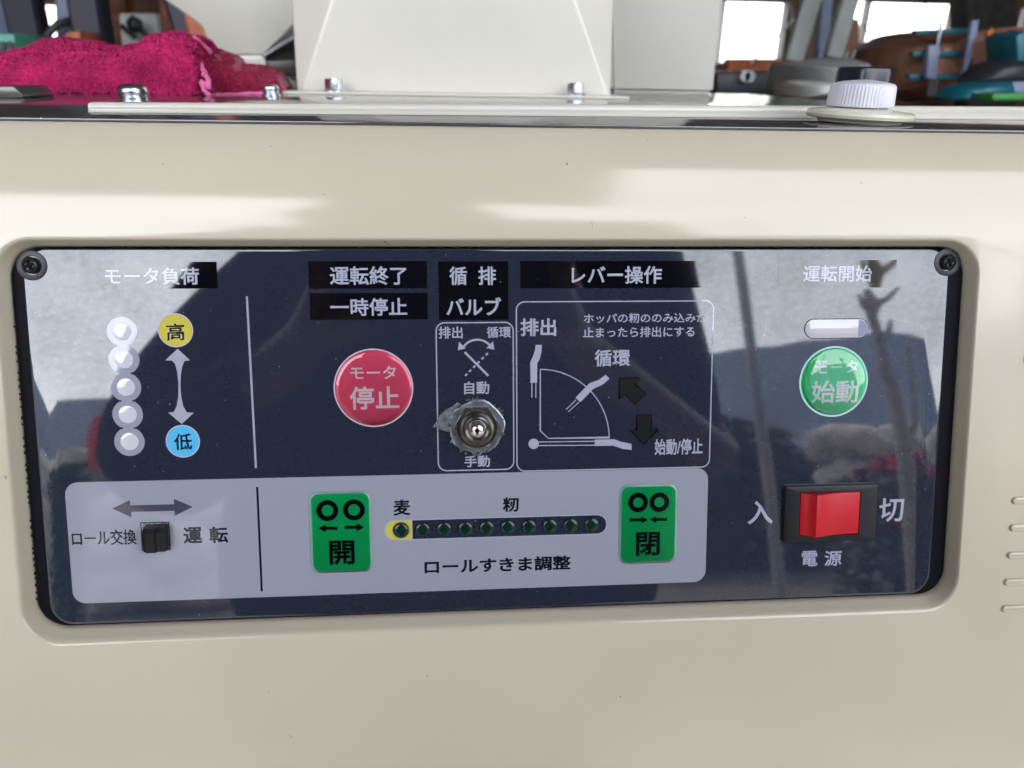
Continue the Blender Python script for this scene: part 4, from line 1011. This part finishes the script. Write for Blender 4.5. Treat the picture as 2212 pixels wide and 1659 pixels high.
for lab, x0, x1, y, ztop, rr in (('rough stone wall mirrored at the right of the control panel', 3.1, 4.9, -5.6, 1.72, .27), ('rough stone wall mirrored low at the left of the control panel', -5.0, -1.9, -6.2, 1.72, .26)):
    w_ = thing('stone_wall', lab, 'wall', ((x0 + x1) / 2, y, 0)); zz = rr * .7
    while zz < ztop:
        x = x0 + random.uniform(0, rr)
        while x < x1: stone(x, y + random.uniform(-.08, .08) + (ztop - zz) * .1, zz, rr * random.uniform(.85, 1.15), w_); x += rr * 2.05
        zz += rr * 1.25
az = thing('azalea_bush', 'low red azalea bush mirrored beside the power switch', 'bush', (3, -4.6, 0))
keep(leafmass('blossom', [(2.75, -4.9, .55, 3.6, -4.3, 1.22)], 1500, .05, M['azalea'], None), az); keep(leafmass('leaves', [(2.6, -5.0, .05, 3.7, -4.2, 1.18)], 4500, .05, M['leaf'], None), az)
# poles and a bare young tree
def dpath(P, y): return [dirp(a, e_, y) for a, e_ in P]
def dirpx(u, v_, y):                                       # where the panel's mirror image of pixel (u, v) leads, at depth y
    w = ray(u, v_); t = (ORG - CAM).dot(PC) / w.dot(PC); p = CAM + w * t; r_ = w - 2 * w.dot(PC) * PC; return p + r_ * ((y - p.y) / r_.y)
a_, b_ = dirpx(1612, 560, -3.2), dirpx(1640, 860, -3.2)
pole = tube('grey_pole', [Vector((b_.x + .05, -3.2, 0)), b_, a_, a_ + (a_ - b_) * 1.0], .028, M['pole']); tag(pole, 'slim grey pole mirrored between the lever diagram and the start button', 'pole')
tree = thing('young_tree', 'bare crooked young tree mirrored right of the start button', 'tree', (2, -3.6, 0))
tp = [dirpx(u, v_, -3.6) for u, v_ in ((1985, 1150), (1965, 1000), (1940, 860), (1915, 760), (1905, 690), (1888, 620), (1893, 590), (1880, 545))]
keep(tube('trunk', [Vector((tp[0].x, -3.6, 0))] + tp, [.06, .05, .045, .042, .036, .03, .03, .045, .02], M['bark'], None, 9), tree)
for P in (((1893, 590), (1925, 570), (1950, 540)), ((1890, 610), (1870, 590), (1862, 560)), ((1905, 690), (1925, 660), (1930, 630)), ((1965, 1000), (1985, 900), (1975, 800), (1968, 700))):
    keep(tube('limb', [dirpx(u, v_, -3.6) for u, v_ in P], [.03, .02, .012, .01][:len(P)], M['bark'], None, 7), tree)
bn = thing('red_banner', 'narrow red banner on a pole mirrored beside the motor load lights', 'banner', (-2.4, -5, 0))
q = [dirpx(u, v_, -5.0) for u, v_ in ((196, 885), (222, 885), (226, 940), (214, 1030), (188, 1030), (180, 950))]
bm = bmesh.new(); loft(bm, [q, [p + Vector((0, -.04, 0)) for p in q]], True, True); keep(bm_obj('cloth', bm, M['redp'], None), bn)
t_ = q[0] + Vector((.02, 0, .03)); keep(tube('pole', [Vector((t_.x, -5.05, 0)), Vector((t_.x, -5.05, t_.z + .05))], .015, M['post'], None), bn)
sh = thing('green_shrub', 'small green shrub mirrored at the lower left of the control panel', 'shrub', (-2.9, -5.2, 0))
c = dirpx(105, 1010, -5.2); keep(leafmass('leaves', [(c.x - .22, -5.4, .02, c.x + .22, -5.0, c.z + .06)], 2500, .05, pbr('shrub_leaf', (.03, .12, .05), .6, var=.4), None), sh)
# far hills, distance haze put into their blue-grey colour
bm = bmesh.new(); prev = None
for i in range(161):
    a = RAD(-80 + i * 160 / 160); r_ = 90; dg_ = math.degrees(a); el_h = 6.0 + 7.2 / (1 + math.exp(-(dg_ - 8) / 4)) - 10.5 / (1 + math.exp(-(dg_ - 37) / .9)) + 2.6 / (1 + math.exp((dg_ + 14) / 3)); h = 1.2 + (r_ + 25) * (math.tan(RAD(el_h)) + .02 * noise.noise(Vector((i * .08, 3, 0))) + .01 * noise.noise(Vector((i * .3, 1, 0))))
    cur = [bm.verts.new((r_ * math.sin(a), -r_ * math.cos(a), -.5)), bm.verts.new(((r_ + 25) * math.sin(a), -(r_ + 25) * math.cos(a), h))]
    if prev: bm.faces.new((prev[0], cur[0], cur[1], prev[1]))
    prev = cur
st(bm_obj('hills', bm, pbr('haze_tinted_hill', (.16, .20, .27), .9, var=.2, vscale=.05)))

# ---- the person taking the picture, mirrored as a dark shape
FW = -cb
def skin(name, pts, eds, mat, parent, sub=2):
    me = bpy.data.meshes.new(name); me.from_pydata([p[:3] for p in pts], eds, []); o = bpy.data.objects.new(name, me); COL.objects.link(o)
    md = o.modifiers.new('skin', 'SKIN'); md.use_smooth_shade = True
    for v_, p in zip(me.skin_vertices[0].data, pts): v_.radius = (p[3], p[4] if len(p) > 4 else p[3]); v_.use_root = False
    me.skin_vertices[0].data[0].use_root = True
    s_ = o.modifiers.new('sub', 'SUBSURF'); s_.levels = s_.render_levels = sub
    bpy.context.view_layer.update(); dg = bpy.context.evaluated_depsgraph_get()
    m2 = bpy.data.meshes.new_from_object(o.evaluated_get(dg)); bpy.data.objects.remove(o)
    m2.materials.clear(); return link(name, m2, mat, parent, True)
man = thing('person', 'person in dark jacket and brimmed hat holding a phone, mirrored in the dark panel', 'person')
PX = -.03; HX = -.085
M['skin'] = pbr('skin', (.42, .24, .17), .5); M['jacket'] = pbr('dark_jacket', (.018, .020, .030), .85, var=.3, vscale=10); M['trouser'] = pbr('dark_trousers', (.022, .022, .026), .9)
ph_c = CAM - FW * .085; ru, uu = cr, cu
def body_pts(extra, only=None):
    return extra
pts, eds = [], []
def P_(x, y, z_, r, r2=None): pts.append((x, y, z_, r, r2 or r)); return len(pts) - 1
def chain(*ids):
    for a, b in zip(ids, ids[1:]): eds.append((a, b))
pel = P_(PX, -.74, .90, .14, .10); sp = P_(PX, -.73, 1.10, .135, .10); chs = P_(PX, -.70, 1.28, .15, .10); nb = P_(PX - .03, -.62, 1.40, .06); hd0 = P_(HX, -.57, 1.44, .065, .075); hd1 = P_(HX, -.545, 1.50, .078, .09); hd2 = P_(HX, -.555, 1.58, .06, .07)
chain(pel, sp, chs, nb, hd0, hd1, hd2)
for s in (-1, 1):
    sh_ = P_(PX + s * .185, -.62, 1.35, .05); el_ = P_(PX + s * .295, -.54, 1.14, .038)
    wr = ph_c + ru * (s * .118) - uu * .045 - FW * .05; wi = P_(*wr, .024)
    hp = ph_c + ru * (s * .100) - uu * .012 - FW * .022; ha = P_(*hp, .026, .014)
    chain(chs, sh_, el_, wi, ha)
    for k in range(4):                                     # fingers curl behind the phone
        off = .028 - .019 * k; ln = (.030, .034, .032, .026)[k]
        f0 = ph_c + ru * (s * .088) + uu * off - FW * .020; f1 = ph_c + ru * (s * (.088 - ln)) + uu * (off + .004) - FW * .017; f2 = ph_c + ru * (s * (.088 - ln * 1.7)) + uu * (off + .002) - FW * .013
        a = P_(*f0, .0085); b = P_(*f1, .008); c = P_(*f2, .0068); chain(ha, a, b, c)
    t0 = ph_c + ru * (s * .096) - uu * .030 - FW * .002; t1 = ph_c + ru * (s * .078) - uu * .026 + FW * .012; t2 = ph_c + ru * (s * .060) - uu * .018 + FW * .013
    a = P_(*t0, .010); b = P_(*t1, .009); c = P_(*t2, .0075); chain(ha, a, b, c)
    hip = P_(PX + s * .09, -.74, .84, .085); knee = P_(PX + s * .11, -.72, .48, .06); ank = P_(PX + s * .12, -.76, .10, .042); toe = P_(PX + s * .13, -.62, .05, .035)
    chain(pel, hip, knee, ank, toe)
skin('body', pts, eds, M['skin'], man)
pts, eds = [], []
a = P_(PX, -.74, .84, .30, .14); b = P_(PX, -.70, 1.06, .31, .15); c = P_(PX, -.68, 1.25, .25, .15); d = P_(PX - .02, -.64, 1.38, .11); f_ = P_(PX - .07, -.66, 1.45, .17, .12); g_ = P_(HX, -.66, 1.54, .15, .12); h_ = P_(HX, -.65, 1.62, .10); chain(a, b, c, d, f_, g_, h_)
for s in (-1, 1):
    e1 = P_(PX + s * (.21 if s < 0 else .245), -.62, 1.39 if s < 0 else 1.425, .11); e2 = P_(PX + s * (.27 if s < 0 else .22), -.58, 1.26, .095); e3 = P_(PX + s * (.30 if s < 0 else .235), -.54, 1.14, .075); wr = ph_c + ru * (s * .124) - uu * .05 - FW * .075; e4 = P_(*wr, .036); chain(c, e1, e2, e3, e4)
skin('jacket', pts, eds, M['jacket'], man)
pts, eds = [], []
a = P_(PX, -.74, .90, .16, .12)
for s in (-1, 1):
    b = P_(PX + s * .09, -.74, .80, .10); c = P_(PX + s * .11, -.72, .48, .078); d = P_(PX + s * .12, -.76, .13, .065); chain(a, b, c, d)
skin('trousers', pts, eds, M['trouser'], man)
for s in (-1, 1): slab('shoe', (PX + s * .125 - .045, -.80, .021), (PX + s * .125 + .045, -.56, .095), M['dark'], man, .025)
hc = Vector((HX, -.555, 1.555)); bm = bmesh.new()
loft(bm, [[hc + Vector((r * math.cos(t), r * 1.1 * math.sin(t), z_ + (.02 * (r / .17) ** 2) * -1 if r > .1 else z_)) for t in [2 * math.pi * k / 40 for k in range(40)]] for r, z_ in ((.095, -.02), (.125, -.025), (.125, -.018), (.10, -.005), (.098, .06), (.085, .10), (.05, .118), (.005, .12))], False, True)
bm_obj('hat', bm, M['jacket'], man, 40)
for s in (-1, 1):                                          # eyes under the brim
    bm = bmesh.new(); bmesh.ops.create_uvsphere(bm, u_segments=12, v_segments=8, radius=.012)
    for v_ in bm.verts: v_.co += Vector((HX + s * .032, -.462, 1.505))
    bm_obj('eye', bm, M['paperw'], man, True)
bm = bmesh.new(); bmesh.ops.create_cone(bm, segments=10, radius1=.016, radius2=.006, depth=.05, cap_ends=True)
for v_ in bm.verts: v_.co = Vector((HX + v_.co.x, -.455 + v_.co.y + .2 * v_.co.z, 1.48 + v_.co.z))
bm_obj('nose', bm, M['skin'], man, True)
mwp = mw.copy(); mwp.translation = ph_c
pho = thing('phone', 'dark phone held sideways by the person, mirrored at the panel centre', 'phone', mtx=mwp)
bm = bmesh.new(); loft(bm, [[Vector((x * MM, y * MM, c_ * MM)) for x, y in inset(rrect(-82, -38, 82, 38, 9, 6), d)] for d, c_ in ((1, -4.5), (0, -3.5), (0, 3.5), (1, 4.5))], True, True)
bm_obj('phone_body', bm, M['dark'], pho, 30)
# timber and strapping round the windows, boxes stacked behind the bundle
def crate(name, P, y, d, mat, label):
    o = prism(name, P, y, d, M[mat], None, .003); return tag(o, label, 'box' if 'box' in name else 'board')
M['card'] = pbr('brown_cardboard', (.22, .115, .06), .75, var=.3, vscale=10)
crate('cardboard_box', zq('R', (950, 130), (1080, 128), (1080, 470), (950, 470)), 2.4, .25, 'card', 'brown cardboard box standing between the two bright windows')
crate('cardboard_box', zq('R', (1690, 250), (1900, 246), (1900, 420), (1690, 420)), 1.75, .25, 'card', 'brown cardboard box showing over the back of the strapped bundle')
crate('timber_board', zq('R', (630, -40), (665, -40), (665, 440), (630, 440)), 3.0, .04, 'wood', 'dark timber board standing at the right side of the first bright window')
crate('timber_board', zq('R', (1780, -60), (1835, -60), (1835, 240), (1780, 240)), 2.9, .05, 'wood', 'dark timber board beside the right edge of the second bright window')
for k, (a, b) in enumerate((((1105, 170), (1175, 275)), ((1530, 20), (1540, 200)))):
    rbar('thin_cable', a, b, .005, 2.85, 'dark', ('thin dark cable curving over the lower left of the second bright window', 'thin dark cable hanging over the right part of the second bright window')[k], 'cable', .005)
